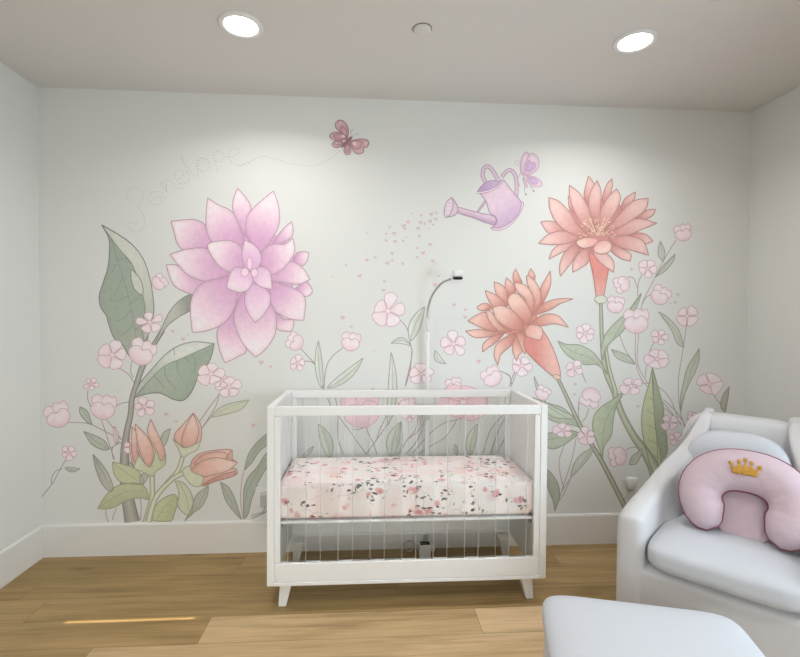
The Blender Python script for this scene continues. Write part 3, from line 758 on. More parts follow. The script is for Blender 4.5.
# ---- the big lilac flower
DP, DB, DE = (246, 224, 227), (202, 144, 186), (168, 122, 152)
m = Motif(6); ce = (310, 290)
m.area('B', '180,220 300,190 420,200 470,300 440,420 390,480 280,520 230,440 130,350 180,300', (206, 152, 190))
for t in ('297,200 265,140 250,85 268,28! 300,65 316,100 305,160', '390,215 425,170 456,143! 460,185 440,210 400,225', '470,255 495,247 515,252! 508,280 490,298 462,285',
          '465,380 500,350 522,370 525,390 505,403 470,395', '400,460 430,480 462,485 455,520 430,522 403,512', '22,293! 60,295 110,330 165,352 130,395 95,390 55,370 35,340',
          '38,143! 85,138 125,138 160,160 190,225 130,240 85,243 60,220 50,185', '225,632! 205,585 198,520 230,470 262,460 300,580 270,610',
          '392,38! 410,90 412,150 390,200 355,250 320,225 298,190 300,130 330,90', '165,62! 200,85 250,110 275,160 290,220 230,225 180,215 160,165 160,110',
          '35,257! 90,240 160,237 190,275 240,318 200,348 155,350 100,330 60,290', '380,325 420,300 450,282 490,300 520,343! 480,360 430,355 388,350',
          '460,200! 466,245 445,285 410,318 375,325 345,290 355,243 390,222 430,222', '390,352 440,365 490,390 503,425 497,485! 450,480 400,455 383,430 375,380',
          '255,465 285,390 330,380 385,430 403,480 395,540 360,590 330,612! 290,570 265,520', '250,333 200,340 150,355 118,390 105,440 112,527! 165,520 220,495 255,450 270,395 270,360',
          '165,225 210,210 250,212 283,235 300,290 270,320 225,312 190,280'):
    m.petal('B', t, DB, DP, ce, DE, lo=-.05, hi=1.05)
for t in ('310,365 340,362 378,390 380,430 355,470 330,493! 305,460 292,410', '230,372! 240,330 262,302 300,310 322,335 310,375 280,388 250,382',
          '320,330 340,300 375,310 385,340 388,378! 350,370 325,350', '293,207! 330,228 350,262 345,295 320,315 295,305 283,260'):
    m.petal('B', t, (218, 170, 207), (240, 214, 226), ce, DE, lo=.1)
for x, y, a, b in ((310, 288, 9, 22), (293, 319, 14, 15), (327, 321, 12, 15)):
    px, py = FR['B'](x, y); m.disc(px, py, a/3.456, b/3.456, (238, 200, 218), (180, 120, 155))
m.done('dahlia_flower', 'huge lilac-pink many-petalled flower')

# ---- coral flowers
LP, LB, LE = (232, 192, 183), (190, 118, 112), (168, 98, 88)
m = Motif(6); ce = (258, 255)
m.area('G', '165,150 250,110 340,130 370,200 375,290 300,310 200,310 140,260', LB)
for t in ('205,95 222,22! 245,60 238,120 220,130', '275,110 290,60 312,33! 312,70 290,140', '345,150 360,110 402,83! 395,115 360,150', '400,185 440,155 478,150! 465,175 420,195',
          '380,250 400,240 440,245 468,270! 440,282 390,272', '145,100! 155,105 165,160 150,150', '40,198! 80,195 135,215 115,240 70,240', '72,340! 90,300 140,270 190,262 150,300 110,320',
          '115,405! 113,360 135,310 185,275 190,300 160,350', '162,390! 165,350 195,305 230,295 222,350 190,375', '305,280 350,300 383,320 382,348! 340,335 305,305',
          '300,255 370,250 430,270 452,325! 400,310 330,290', '290,250 350,205 410,185 484,203! 430,225 370,248', '280,240 330,180 390,120 450,108! 440,150 390,190 330,225',
          '32,280! 70,245 130,233 200,255 150,278 90,285', '72,105! 110,120 150,160 180,205 225,255 150,240 100,200 75,150', '150,58! 190,90 220,140 240,190 250,245 200,212 165,150 150,100',
          '330,72! 345,110 320,170 275,235 255,200 270,150 300,100', '255,40! 270,80 268,140 260,210 238,190 222,130 232,80'):
    m.petal('G', t, LB, LP, ce, LE, lo=0, hi=1.1)
m.area('G', '225,318 245,322 270,320 298,365 295,400 280,485! 252,485! 240,400 228,350', (214, 122, 112), LE, col1=(222, 158, 146), axis=((262, 380), (268, 485)))
m.petal('G', '240,310 290,318 318,350 318,390! 285,368 255,340', (222, 170, 168), (236, 200, 190), ce, LE)
rnd = random.Random(5)
for k in range(70):
    a = rnd.uniform(-.2, PI+.2); r = rnd.uniform(15, 75); px, py = FR['G'](255+r*math.cos(a)*.95, 245-r*math.sin(a)*.9); m.disc(px, py, .55, .55, (242, 214, 176), n=7)
for k in range(16):
    a = rnd.uniform(.15, PI-.15); r = rnd.uniform(40, 85); m.line([FR['G'](255, 250), FR['G'](255+r*math.cos(a), 250-r*math.sin(a))], .35, (236, 196, 164))
m.petal('G', '175,275 210,258 255,262 250,285 200,298', (226, 160, 146), (238, 200, 186), ce, LE); m.petal('G', '240,305 255,275 290,268 310,285 300,312 265,320', (226, 160, 150), (240, 206, 194), ce, LE)
px, py = FR['G'](269, 493); m.disc(px, py, 6.3, 4, (205, 212, 190), (130, 138, 120))
m.done('coral_flower', 'tall upright coral flower with yellow stamens')
m = Motif(6); ce = (275, 285)
m.area('I', '150,240 250,180 310,200 310,270 270,310 180,300', (205, 124, 102))
for t in ('220,90 218,60 228,37! 245,70 255,95 235,105', '275,75 290,35! 308,65 300,95 285,95', '370,45! 372,100 350,160 325,195 330,120 350,80', '185,110 190,72! 222,105 225,140 200,150',
          '140,90! 175,105 195,140 195,190 160,165 145,130', '103,125! 140,140 175,165 190,200 140,195 115,160', '70,195 90,180! 115,180 130,200 90,208', '32,250! 70,225 110,218 165,280 130,292 80,275',
          '22,292! 80,285 130,293 190,298 120,315 60,318', '93,378! 95,345 130,315 180,302 140,345 115,360', '155,432! 140,390 150,345 190,315 232,300 210,350 170,385 160,410', '232,415! 215,370 220,330 240,300 255,370 242,390',
          '232,305 265,300 268,385 248,350', '290,225 340,180 400,160 465,160! 410,180 370,205 310,225', '285,265 340,225 400,228 445,277! 390,262 340,270 300,272',
          '105,205! 130,215 170,270 215,292 160,290 120,250', '275,65 310,90 332,140 325,190 300,220 298,150 280,110', '225,95 270,105 300,150 302,200 290,235 265,160 235,130',
          '195,170 215,138 250,150 285,200 293,240 270,268 225,225', '132,195! 175,188 225,215 258,260 258,292 200,280 150,245'):
    m.petal('I', t, (192, 112, 96), (238, 194, 176), ce, LE, lo=0, hi=1.1)
m.area('I', '268,325 300,272 340,290 380,360 408,440 412,476! 385,480! 330,435 280,385 262,355', (212, 120, 108), LE, col1=(230, 174, 160), axis=((300, 380), (385, 380)))
m.petal('I', '265,290! 290,265 330,275 340,300 330,330! 295,322 272,310', (226, 158, 144), (238, 196, 180), ce, LE)
px, py = FR['I'](398, 480); m.disc(px, py, 4.2, 2.2, (222, 190, 160), (150, 120, 100), rot=.3)
m.done('coral_flower', 'coral flower drooping to the lower right')

# ---- left plant: thick stem, two great leaves
DG, DGE = (139, 156, 137), (96, 102, 92)
m = Motif(1)
m.area('A', '248,155! 300,185 350,220 390,270 412,330 425,400 428,460 410,530 400,600 385,640 345,610 320,570 290,545 270,490 265,470 245,440 240,400 255,350 270,300 275,240 272,200', DG, DGE, 1.0, (152, 160, 142), ((300, 430), (420, 600)))
m.area('A', '250,158! 300,186 350,221 390,270 412,330 425,400 428,460 412,530 395,560! 388,500 398,450 390,400 375,350 352,290 310,240 280,200', (203, 208, 194), DGE, .7, (170, 178, 162), ((350, 250), (410, 560)))
m.area('A', '352,312 380,340 392,380 385,398 360,375 350,340', (196, 204, 188), DGE, .8)
for t in ('280,200 310,300 340,400 360,500 375,600', '300,280 330,270 350,290', '320,340 300,380 290,400', '340,400 300,420 270,410', '350,450 320,480 290,490', '360,500 330,530 310,540', '300,290 285,320', '345,430 370,410 385,415', '362,520 385,500'):
    m.curve('A', t, .7, (108, 122, 106), .4)
m.done('leaf', 'big dark green leaf with a pale folded edge'); 
m = Motif(3)
m.area('L3', '325,370! 350,300 420,215 490,140 560,90 650,65 762,75! 750,130 730,180 680,240 660,290 630,350 590,385 540,380 500,360 460,345 400,348', (150, 166, 146), DGE, 1.0, (136, 153, 134), ((450, 300), (680, 300)))
m.area('L3', '325,370! 350,300 420,215 490,140 560,90 650,65 762,75! 680,112 580,157 500,192 430,250 370,320', (206, 212, 200), DGE, .7, (176, 186, 170), ((500, 110), (430, 250)))
for t in ('762,75 680,112 580,157 500,192 430,250 340,350', '560,165 560,220 590,270', '640,130 660,180 650,230', '490,200 500,260 560,330', '430,250 470,290 490,320', '600,150 640,190', '540,100 545,140'):
    m.curve('L3', t, .8, (104, 118, 102), .4)
m.done('leaf', 'broad green leaf with a pale upper half reaching right')
m = Motif(2)
def thick(m, pts, ws, col, edge, hl=(190, 192, 178)):
    P = crom([Vector(p) for p in pts], False, (), 8); n = len(P)
    W = [ws[min(len(ws)-1, int(i/8))]+(ws[min(len(ws)-1, int(i/8)+1)]-ws[min(len(ws)-1, int(i/8))])*((i/8) % 1) for i in range(n)]
    q, c, F = [], [], []
    prof = [(-.5, .82), (-.2, 1.0), (0, 1.12), (.25, .95), (.5, .72)]
    for i, p in enumerate(P):
        t = (P[min(i+1, n-1)]-P[max(i-1, 0)]).normalized(); nn = Vector((t.y, -t.x))*(-1 if t.y > 0 else 1)
        nn = Vector((abs(nn.x), nn.y*(1 if nn.x >= 0 else -1)))
        for o_, f in prof: q.append(p+nn*o_*W[i]); c.append(tuple(min(255, ch*f) for ch in col))
    k = len(prof)
    for i in range(n-1):
        for j in range(k-1): F.append((i*k+j, i*k+j+1, i*k+k+j+1, i*k+k+j))
    m.lay(q, F, c)
    for j in (0, k-1): m.line([q[i*k+j] for i in range(n)], .8, edge)
thick(m, [(132.3, 522), (125.9, 486), (124.6, 457), (126.6, 434), (130.6, 414), (132, 399.5), (137, 383), (142.6, 366.5), (152, 348), (163, 330)], [15, 10.5, 8.4, 6, 5, 5, 5.2, 5.4, 4.4, 4], (152, 153, 139), (100, 100, 92))
m.area('L8', '185,440! 215,370 255,280 300,225 345,197 365,197! 355,260 300,295 250,335 215,390 195,430', (172, 176, 162), (104, 104, 96), .8, (128, 132, 118), ((280, 260), (350, 240)))
m.done('stem', 'thick grey-green stem of the lilac flower')

# ---- peach rosebuds lower left
PB, PT_, PE = (218, 164, 148), (240, 212, 198), (164, 110, 98)
SG, SGE = (205, 212, 182), (138, 146, 116)
GL, GLE = (188, 196, 152), (126, 136, 98)
m = Motif(3)
thick(m, [FR['L4'](345, 645), FR['L4'](378, 520), FR['L4'](380, 440), FR['L4'](378, 385)], [6, 5, 4.5, 5], (196, 203, 174), SGE)
thick(m, [FR['L4'](360, 640), FR['L4'](395, 520), FR['L4'](460, 435), FR['L4'](515, 370), FR['L4'](540, 295)], [6, 5, 4.5, 4, 4], (198, 205, 176), SGE)
thick(m, [FR['L4'](450, 450), FR['L4'](500, 405), FR['L4'](575, 372)], [4, 4, 5], (198, 205, 176), SGE)
m.done('stem', 'pale green forked stem of the peach buds')
m = Motif(5)
for t in ('262,240 300,260 315,310 300,360 275,330', '275,140! 300,180 300,260 310,330 285,320 270,240', '372,100! 395,150 425,210 447,270 440,310 415,325 390,250 360,190 355,150', '290,125! 345,180 375,230 388,290 365,352 335,320 310,260 298,200'):
    m.petal('L4', t, PB, PT_, (360, 370), PE)
m.area('L4', '262,325 285,350! 305,290! 340,330 365,352 385,325! 400,258! 425,320 452,285! 445,340 400,375 385,400! 370,400! 330,378 290,360', SG, SGE, .8, (190, 200, 160), ((300, 300), (380, 390)))
m.done('rose_bud', 'peach bud, leftmost of the three')
m = Motif(5)
for t in ('595,68! 625,110 640,160 632,220 600,245 545,248 500,210 500,175 540,130', '595,72! 615,120 625,170 600,240 545,245 535,200 560,130'):
    m.petal('L4', t, PB, PT_, (560, 260), PE)
m.area('L4', '488,205! 510,225 545,250 590,240 634,214! 615,262 575,282 548,305! 535,300! 520,265', SG, SGE)
m.done('rose_bud', 'peach bud in the middle, pointing up')
m = Motif(5)
for t in ('105,400 125,365 165,350 225,343 248,345! 250,375 268,388! 250,405 265,412! 262,432 200,450 150,470 120,450', '118,395 150,362 215,352 245,375 190,385', '228,372 250,345! 250,380! 240,385'):
    m.petal('D', t, (212, 158, 142), (232, 192, 178), (110, 430), PE)
m.petal('D', '110,415 150,382 200,372 268,388! 240,415 190,430 145,437', PB, PT_, (110, 420), PE); m.petal('D', '150,465 200,435 262,418! 255,435 200,452', (200, 134, 120), PB, (110, 440), PE)
m.area('D', '78,415 105,397! 112,420 150,440 142,470! 115,470 90,445', SG, SGE)
m.done('rose_bud', 'peach bud on its side, lowest of the three')
def green_leaf(frame, t, col, edge, rib=None, veins=(), label=None, col1=None, axis=None, order=3, name='leaf'):
    m = Motif(order); m.area(frame, t, col, edge, .8, col1, axis)
    if rib: m.curve(frame, rib, .7, lerp(edge, col, .3), .4)
    for v in veins: m.curve(frame, v, .5, lerp(edge, col, .5), .3)
    return m.done(name, label)
green_leaf('L4', '170,325! 215,335 290,360 330,410 325,440 270,440 215,430 180,390', GL, GLE, '172,328 240,380 325,438')
green_leaf('L4', '93,570! 130,510 180,460 240,440 320,440 355,480 360,525! 310,515 240,530 190,560 140,572', (180, 188, 142), GLE, '95,570 180,510 260,480 330,480', ('150,530 180,545', '200,500 230,520', '170,515 180,490', '230,490 240,465'), 'yellow-green leaf across the thick stem', (168, 178, 134), ((200, 450), (220, 550)))
green_leaf('L4', '380,632! 385,580 420,530 470,500 505,500 512,545 495,600 480,634 420,637', (190, 198, 150), GLE, '400,632 440,570 500,505', ('430,590 470,590', '420,600 410,560', '455,555 490,550'), None, (174, 184, 136), ((400, 560), (500, 580)))
green_leaf('L4', '500,425! 540,432 580,480 595,530 590,580 575,612! 540,590 512,550 520,490', (192, 202, 168), GLE, '520,432 560,510 575,608')
green_leaf('L4', '675,450! 670,500 640,560 600,590 550,637! 590,560 610,500', (168, 176, 158), (118, 124, 112), '670,455 630,540 555,632')
green_leaf('L4', '68,285! 110,330 150,390 175,460 155,480 110,430 80,350', (160, 166, 152), (112, 114, 106), '70,290 120,380 165,475', (), None, (176, 180, 168), ((80, 380), (150, 380)))
green_leaf('L4', '20,165! 75,185 130,215 155,258! 120,262 60,230', (170, 182, 162), (108, 114, 104), '22,168 90,220 153,258')
green_leaf('L4', '0,35! 40,60 65,132! 30,110 0,70', (172, 186, 166), (108, 114, 104), '2,38 40,90 64,130')
green_leaf('L4', '475,150! 440,170 425,205 440,240 460,210', (172, 182, 162), (118, 124, 110), None)
green_leaf('L4', '315,400 360,380 350,420 325,445', (172, 178, 160), (118, 124, 110), None)
green_leaf('D', '308,172! 240,185 200,205 175,233! 230,222 280,205', (198, 206, 182), (140, 150, 128), '306,173 240,198 178,231')
green_leaf('L5', '265,430! 310,460 345,530 370,610 375,627! 330,580 290,520', (164, 174, 158), (118, 122, 112), '268,435 320,530 372,622')
green_leaf('L5', '560,140! 505,180 450,230 410,290 390,370! 430,330 470,270 520,225', (158, 168, 152), (118, 122, 112), '550,150 450,265 392,365', (), None, None, None, 1)
green_leaf('L5', '570,220! 505,280 460,350 415,400 390,460 385,540 388,625! 410,600 430,520 470,420 530,320', (156, 167, 150), (112, 118, 108), '560,235 450,390 400,500 390,615', (), 'long grey-green leaf going behind the crib corner', None, None, 1)
stem('390,370 375,440 372,540 383,625', .8, (170, 132, 136), frame='L5')
stem('430,622 470,605 520,580', .9, (110, 110, 104), frame='L5')

# ---- watering can
VC, VE = (206, 178, 202), (148, 112, 142)
m = Motif(5)
def hoop(m, frame, t, w, col, edge):
    s_ = 1/6.957; P = crom(rd(frame, t)[0], False, (), 8); n = len(P); m.line(P, w*s_, col); q = [[], []]
    for i, p in enumerate(P):
        tt = (P[min(i+1, n-1)]-P[max(i-1, 0)]).normalized(); nn = Vector((-tt.y, tt.x))
        for j, sg in enumerate((1, -1)): q[j].append(p+nn*sg*w*s_/2)
    for l in q: m.line(l, .7, edge)
hoop(m, 'N', '352,262 332,215 340,165 370,150 405,185 440,245', 24, (202, 180, 198), VE)
m.area('N', '290,335! 310,300 350,262 400,247 440,252 475,235! 440,285 370,322', (172, 138, 182), VE, .7, (190, 160, 196), ((360, 330), (420, 250)))
hoop(m, 'N', '465,225 485,195 520,175 550,198 565,240 568,300 563,375', 22, (200, 178, 194), VE)
m.area('N', '290,466 355,376 365,384 300,468', (192, 176, 190), VE, .6)
m.area('N', '160,435 240,455 320,475 400,492 425,520 415,560! 350,540 260,505 160,472', (216, 190, 206), VE, .8, (180, 146, 178), ((280, 470), (270, 510)))
m.area('N', '315,340! 360,325 410,300 475,240! 520,300 560,350 603,398! 590,470 530,545 450,582 395,575! 430,540 420,500 380,470 358,400 335,365', (222, 196, 214), VE, .8, (186, 152, 188), ((430, 380), (560, 540)))
m.area('N', '603,395! 616,408 595,470 535,548 465,590 400,590 388,572! 450,578 525,540 585,470', (228, 206, 220), VE, .6)
m.curve('N', '290,335 370,322 440,285 475,237', 1.2, (230, 212, 224)); m.curve('N', '293,340 372,327 442,290 477,242', .6, VE)
m.area('N', '115,365! 140,395 160,445 140,488 78,505! 110,450', (210, 184, 200), VE, .8); m.area('N', '115,365! 126,420 102,485 75,506! 62,470 80,400', (222, 204, 214), VE, .8)
for x, y in ((95, 400), (85, 430), (100, 430), (78, 460), (95, 460), (85, 485), (105, 405)):
    px, py = FR['N'](x, y); m.disc(px, py, .5, .5, (160, 124, 150), n=6)
m.done('watering_can', 'lilac watering can pouring hearts')

# ---- butterflies
BW, BWE = (204, 156, 160), (124, 78, 86)
m = Motif(5)
for t in ('330,330! 345,230 310,130 240,75 170,95 148,150 175,210 240,260 300,300', '330,345! 250,270 150,250 80,280 70,320 110,360 200,370 300,360', '260,385! 170,370 110,410 110,450 160,480 230,460 260,420', '340,400! 290,460 275,530 310,580 360,570 380,530 360,450',
          '350,385! 430,365 540,350 620,370 640,420 610,475 560,470! 565,530 530,565 460,565 410,520 370,440'):
    m.petal('M', t, (188, 128, 136), (212, 172, 176), (340, 370), BWE, .7)
for t in ('320,310! 310,220 250,160 215,200 250,260', '310,335! 250,300 170,270 120,300 150,340 240,345', '370,395! 450,380 530,385 550,420 520,450! 510,490 460,500 410,460', '230,400 170,390 140,420 170,440 230,425', '335,430! 300,480 300,540 340,550 355,490'):
    m.petal('M', t, (222, 176, 180), (196, 138, 146), (340, 370), BWE, .5)
m.area('M', '400,400! 430,395 455,410! 440,450', (238, 210, 208)); m.area('M', '235,305! 270,290 300,320! 260,325', (236, 206, 206))
for x, y, r in ((225, 115, 30), (600, 415, 28), (165, 415, 20), (100, 305, 20)):
    px, py = FR['M'](x, y); m.disc(px, py, r/14.6, r/14.6, (218, 182, 186), BWE, ew=.4)
m.area('M', '395,330 372,318 330,350 260,425 235,465 265,472 330,410 385,355', (130, 84, 90), BWE, .5)
for t in ('385,320 375,260 395,215 405,235', '395,330 440,290 480,275 470,262'): m.curve('M', t, .35, (120, 110, 110))
m.done('butterfly', 'dusky rose butterfly with dark veins')
m = Motif(5); WP, WPE = (228, 204, 218), (176, 140, 168)
for t in ('630,50 600,100 595,190 622,218! 650,140 655,70', '675,55! 715,85 722,150 690,190 640,212 620,190 625,140 650,80', '635,215! 690,220 735,250 745,280 720,292 670,285 640,250', '618,220! 642,285 630,292 610,240'):
    m.petal('N', t, (214, 178, 202), WP, (625, 215), WPE, .7)
for t in ('632,185! 635,135 655,105 670,125! 695,122 700,150 670,180', '645,225! 690,230 715,255 700,275 665,265'): m.petal('N', t, (196, 158, 206), (206, 170, 210), (630, 190), WPE, .5)
for t in ('625,285 622,320 632,345', '660,285 680,305 688,322', '590,205 575,240 590,290'): m.curve('N', t, .5, (150, 120, 145))
for x, y in ((632, 345), (686, 322)):
    px, py = FR['N'](x, y); m.disc(px, py, .8, .9, (130, 100, 130))
for t in ('600,150 570,140 555,125 565,105', '595,140 580,115 575,95'): m.curve('N', t, .35, (170, 150, 165))
m.done('butterfly', 'pale lilac butterfly perched on the can handle')

# ---- the dotted name, trailing from the butterfly
def dots(frame, t, step=2.6, r=.42, col=(128, 120, 116), m=None):
    own = m is None; m = m or Motif(2); step *= 1.15
    P = crom(rd(frame, t)[0], False, (), 24); acc = 0
    for a, b in zip(P[:-1], P[1:]):
        acc += (b-a).length
        if acc >= step: acc -= step; m.disc(b.x, b.y, r, r, col, n=6)
    if own: m.done('dotted_trail' if frame == 'E' else 'dotted_letter')
    return m
q = Motif(2); dots('O', '120,545 100,545 72,540 48,548 62,582 105,598 148,565 150,505 122,462 105,435', 2.4, m=q)      # P: foot and stem
dots('O', '105,435 138,405 138,355 100,325 58,337 40,375 42,405', 2.4, m=q); q.done('dotted_letter')                              # P: bowl
dots('O', '185,398 225,385 262,380 250,352 205,352 178,382 190,418 232,428 268,405 288,370', 2.4)  # e
dots('O', '288,365 280,320 258,288 252,305 285,340 285,282 305,275 325,300 345,325 392,330', 2.4)  # n
dots('O', '345,272 385,258 392,228 362,215 340,240 345,275 372,297 408,295 430,262', 2.4)          # e
dots('O', '430,262 400,190 380,145 378,135 400,170 430,215 455,245 485,255', 2.4)                  # l
dots('O', '485,255 475,205 468,175 490,142 530,150 552,185 540,215 505,225 480,195 500,145 545,160', 2.4)  # o
q = Motif(2); dots('O', '570,110 585,160 595,205 600,242', 2.4, m=q); dots('O', '570,120 600,97 635,115 640,145 615,168 585,155', 2.4, m=q); q.done('dotted_letter')  # p
dots('O', '655,135 700,130 732,108 722,85 690,82 668,115 672,148 700,172 735,190 800,172', 2.4)     # e
dots('E', '375,168 410,155 450,138 490,145 540,160 610,165 650,145 680,122', 2.4)

# ---- hearts
def heart(x, y, s, rot=0, col=(204, 176, 182)):
    m = Motif(2); c, q = math.cos(rot), math.sin(rot)
    P = []
    for k in range(18):
        t = 2*PI*k/18; a = 16*math.sin(t)**3/16; b = -(13*math.cos(t)-5*math.cos(2*t)-2*math.cos(3*t)-math.cos(4*t))/16
        P.append(Vector((x+s*(a*c-b*q), y+s*(a*q+b*c))))
    m.lay(P, [tuple(range(18))], [col]*18); return m.done('heart')
for i, (x, y) in enumerate([(180, 317), (232, 312), (235, 322), (247, 299), (296, 274), (332, 270), (350, 265), (348, 288), (168, 342), (197, 340), (168, 366), (201, 369), (230, 366), (284, 321), (289, 350), (293, 300), (308, 305), (328, 295),
                            (338, 308), (328, 380), (281, 393), (302, 411), (281, 426), (190, 413), (190, 438), (173, 448), (128, 427), (98, 437), (22, 455), (72, 494), (228, 450), (337, 440), (358, 495), (345, 527), (162, 514), (158, 546)]):
    heart(*FR['F'](x, y), (1.5, 2.0, 1.7, 2.3)[(i*7) % 4], (.2, -.2, .4, 0)[i % 4], (198, 178, 180) if i % 3 else (204, 174, 180))
for fr_, pts in (('F', [(262, 267), (97, 338), (240, 353), (323, 322), (347, 450), (325, 487), (176, 568)]), ('H', [(230, 287), (187, 50), (103, 52)])):
    for x, y in pts: heart(*FR[fr_](x, y), 1.1, .3, (206, 182, 186))
for fr_, x, y, s_ in (('H', 133, 180, 2.6), ('H', 160, 208, 1.8), ('H', 518, 155, 1.6), ('H', 482, 140, 2.0), ('H', 560, 318, 1.8), ('H', 516, 178, 2.0), ('D', 350, 43, 2.6), ('D', 382, 57, 1.8), ('D', 22, 222, 2.4), ('D', 57, 247, 1.6), ('D', 322, 260, 2.6),
                      ('L8', 275, 357, 2.0), ('L8', 320, 390, 2.2), ('L8', 340, 370, 1.2), ('R8', 172, 323, 1.8), ('R8', 425, 462, 1.8), ('R8', 410, 505, 1.8), ('R8', 385, 512, 1.2), ('R2', 210, 503, 2.0), ('R2', 205, 565, 1.6), ('R2', 585, 635, 1.8), ('L7', 525, 273, 2.2)):
    heart(*FR[fr_](x, y), s_, .15)

# ---- thin stems and blossoms, left
TS = (150, 128, 130)
for fr_, t in (('Q', '200,430 170,480 120,570 50,655'), ('Q', '178,485 140,500 118,540 120,570'), ('Q', '205,232 270,233 330,242 420,285 500,325'), ('Q', '318,55 315,100 335,150'), ('Q', '385,200 415,290 440,370 465,440'),
               ('Q', '458,152 510,125 560,122'), ('Q', '410,205 450,255 500,325'), ('Q', '440,375 480,350 520,340'), ('L4', '135,575 140,620 150,640'), ('L4', '190,570 175,610 172,630'), ('L4', '315,515 322,560 318,630'), ('L4', '210,215 170,255 175,310'),
               ('L3', '240,208 290,240 325,290'), ('L3', '310,170 305,230 320,260'), ('D', '215,140 170,200 135,250'), ('D', '205,150 190,200 145,270'), ('D', '175,232 145,270'), ('L8', '160,420 140,470 130,520')):
    stem(t, .8, TS, .9, frame=fr_)
leaf((64.7, 467.7), (80, 468.6), 4.6, 1.6, (170, 172, 160)); leaf((116, 444), (114, 426), 5, 1, (214, 190, 192), edge=(170, 140, 146))
blossom(112.5, 355, 15.5, 75, 5, .9, 20, label='pink blossom over the foot of the dark green leaf', lens=(1.05, .95, 1, 1.05, .9))
blossom(150, 322.5, 12.5, 100, 5, .9, 0, fat=.5); cupped(158.5, 283, 8.5, 40)
cupped(141, 354, 14.5, 65); blossom(91.5, 384, 7.5, 60, 5, .9, fat=.42); cupped(103, 409, 14, 80, label='half-open pink blossom with upright petals')
blossom(144.5, 407, 11, 30, 5, .85, fat=.5); cupped(58.5, 417, 14, 110, label='pink blossom nearest the left corner'); blossom(69, 453, 7.8, 60, 5, .9, fat=.55)
blossom(131.5, 446.5, 8.5, 10, 5, .9, fat=.5); blossom(211, 374, 13.5, 80, 5, .85); blossom(229, 387, 12.5, 20, 5, .9)
blossom(222, 381, 8, 0, 5, .9)

# ---- middle: thin plants rising behind the crib
for fr_, t in (('L6', '110,335 170,400 222,462 262,590'), ('L6', '148,425 190,430 224,464'), ('L6', '375,345 310,400 275,470 262,590'), ('H', '310,185 335,215 345,262 350,300 330,390'), ('H', '350,280 345,340 330,395'),
               ('K1', '255,20 300,125 360,212 440,320 540,460'), ('K1', '355,205 352,330 365,400 390,465'), ('K1', '640,195 545,275 590,390 612,462'), ('K1', '400,210 450,245 545,275'), ('K1', '450,298 500,295 545,275'),
               ('K1', '775,80 720,205 600,380 540,460'), ('K1', '690,180 660,240 635,290 608,372'), ('K1', '335,85 350,160 355,210'), ('K2', '122,160 110,235 60,300 25,365'), ('K2', '140,160 150,220 115,300 60,366'), ('K2', '130,165 135,230 60,295'),
               ('K2', '358,178 260,205 190,255 95,362'), ('K2', '330,185 275,270 200,320 125,366'), ('K2', '580,155 510,240 470,362'), ('K2', '588,170 545,260 510,366'), ('K2', '586,285 560,330 540,366'), ('L7', '690,410 700,375 730,300'), ('L7', '640,325 690,350 700,395'), ('L7', '240,415 245,380 240,370')):
    stem(t, .8, TS, 1.0, frame=fr_)
LG = (196, 205, 190)
leaf((322, 389), (318.4, 340.5), 7.5, -1.5, LG); leaf((327, 388), (363, 358), 9, 3, (190, 201, 182)); leaf((388, 425), (391, 352), 9, 3, (198, 205, 192))
leaf((410.5, 341), (424.5, 307), 11.5, -2, (200, 210, 196)); leaf((410.5, 345.5), (391, 343.5), 6, 4, (194, 204, 190)); leaf((435, 350.5), (446, 363.5), 6, 3, (196, 204, 192))
leaf((330, 458), (318.6, 424), 12, 2, (180, 192, 170)); leaf((391.5, 458), (400.5, 422), 12, -3, (186, 196, 176)); leaf((302, 459), (314, 446), 4, 0, (186, 194, 178))
leaf((470, 456), (477.5, 424), 10, -2.5, (182, 194, 170)); leaf((457, 456), (455, 444), 4, 0, (180, 190, 172)); leaf((397, 456), (401, 421), 5, 1, (188, 198, 180))
blossom(388, 311, 17, 80, 5, .95, 20, lens=(1.15, .8, 1, 1.0, 1.0), fat=.6, label='large pink blossom over the middle of the crib')
cupped(296, 342.5, 9.5, 150); blossom(297.5, 363, 8, 80, 5, .95, fat=.55); cupped(350.5, 343, 10.5, 80); 
blossom(453.5, 344, 13.5, 95, 5, .9, fat=.5, label='pink blossom right of the baby camera stand'); blossom(421, 374, 13, 20, 5, .75, fat=.6); cupped(454, 387, 9, 100)
blossom(463, 402, 25, 70, 6, .72, fat=.62, col=(234, 196, 202), label='wide pink blossom seen through the crib rails'); cupped(407, 403, 10, 110); blossom(409.5, 416, 6, -90, 4, .9)
cupped(362, 412, 21, 100, col=(234, 198, 206), label='large pink blossom seen through the crib slats')
cupped(492.5, 378, 11, 120); blossom(521.5, 366, 10.5, 60, 5, .9, fat=.6); cupped(542, 394, 8, 60)

# ---- right: coral flowers' stems and leaves
m = Motif(2)
thick(m, [(659, 497), (655.5, 472), (645, 452), (633.7, 436), (622, 414), (613.5, 390), (605.5, 371), (602.3, 345), (600.8, 303)], [15, 12, 9, 7, 6, 5.4, 4.6, 3.6, 2.6], (164, 172, 142), (112, 118, 98))
thick(m, [(616, 393), (609, 368), (605.5, 345)], [4, 3, 2.4], (176, 184, 158), (120, 126, 106))
m.done('stem', 'thick green stem of the upright coral flower')
m = Motif(2); thick(m, [(625, 507), (602, 462), (580.5, 426), (563, 389), (557, 377)], [4.6, 4.2, 3.6, 3, 3], (160, 164, 140), (108, 110, 96)); m.done('stem', 'slim stem of the drooping coral flower')
OL, OLE = (176, 188, 156), (112, 120, 98)
green_leaf('P', '641,293! 628,311 616,322 605,335 601,350 603,360! 607,346 622,332 632,316 639,301', (172, 186, 160), OLE, '640,295 620,327 604,355')
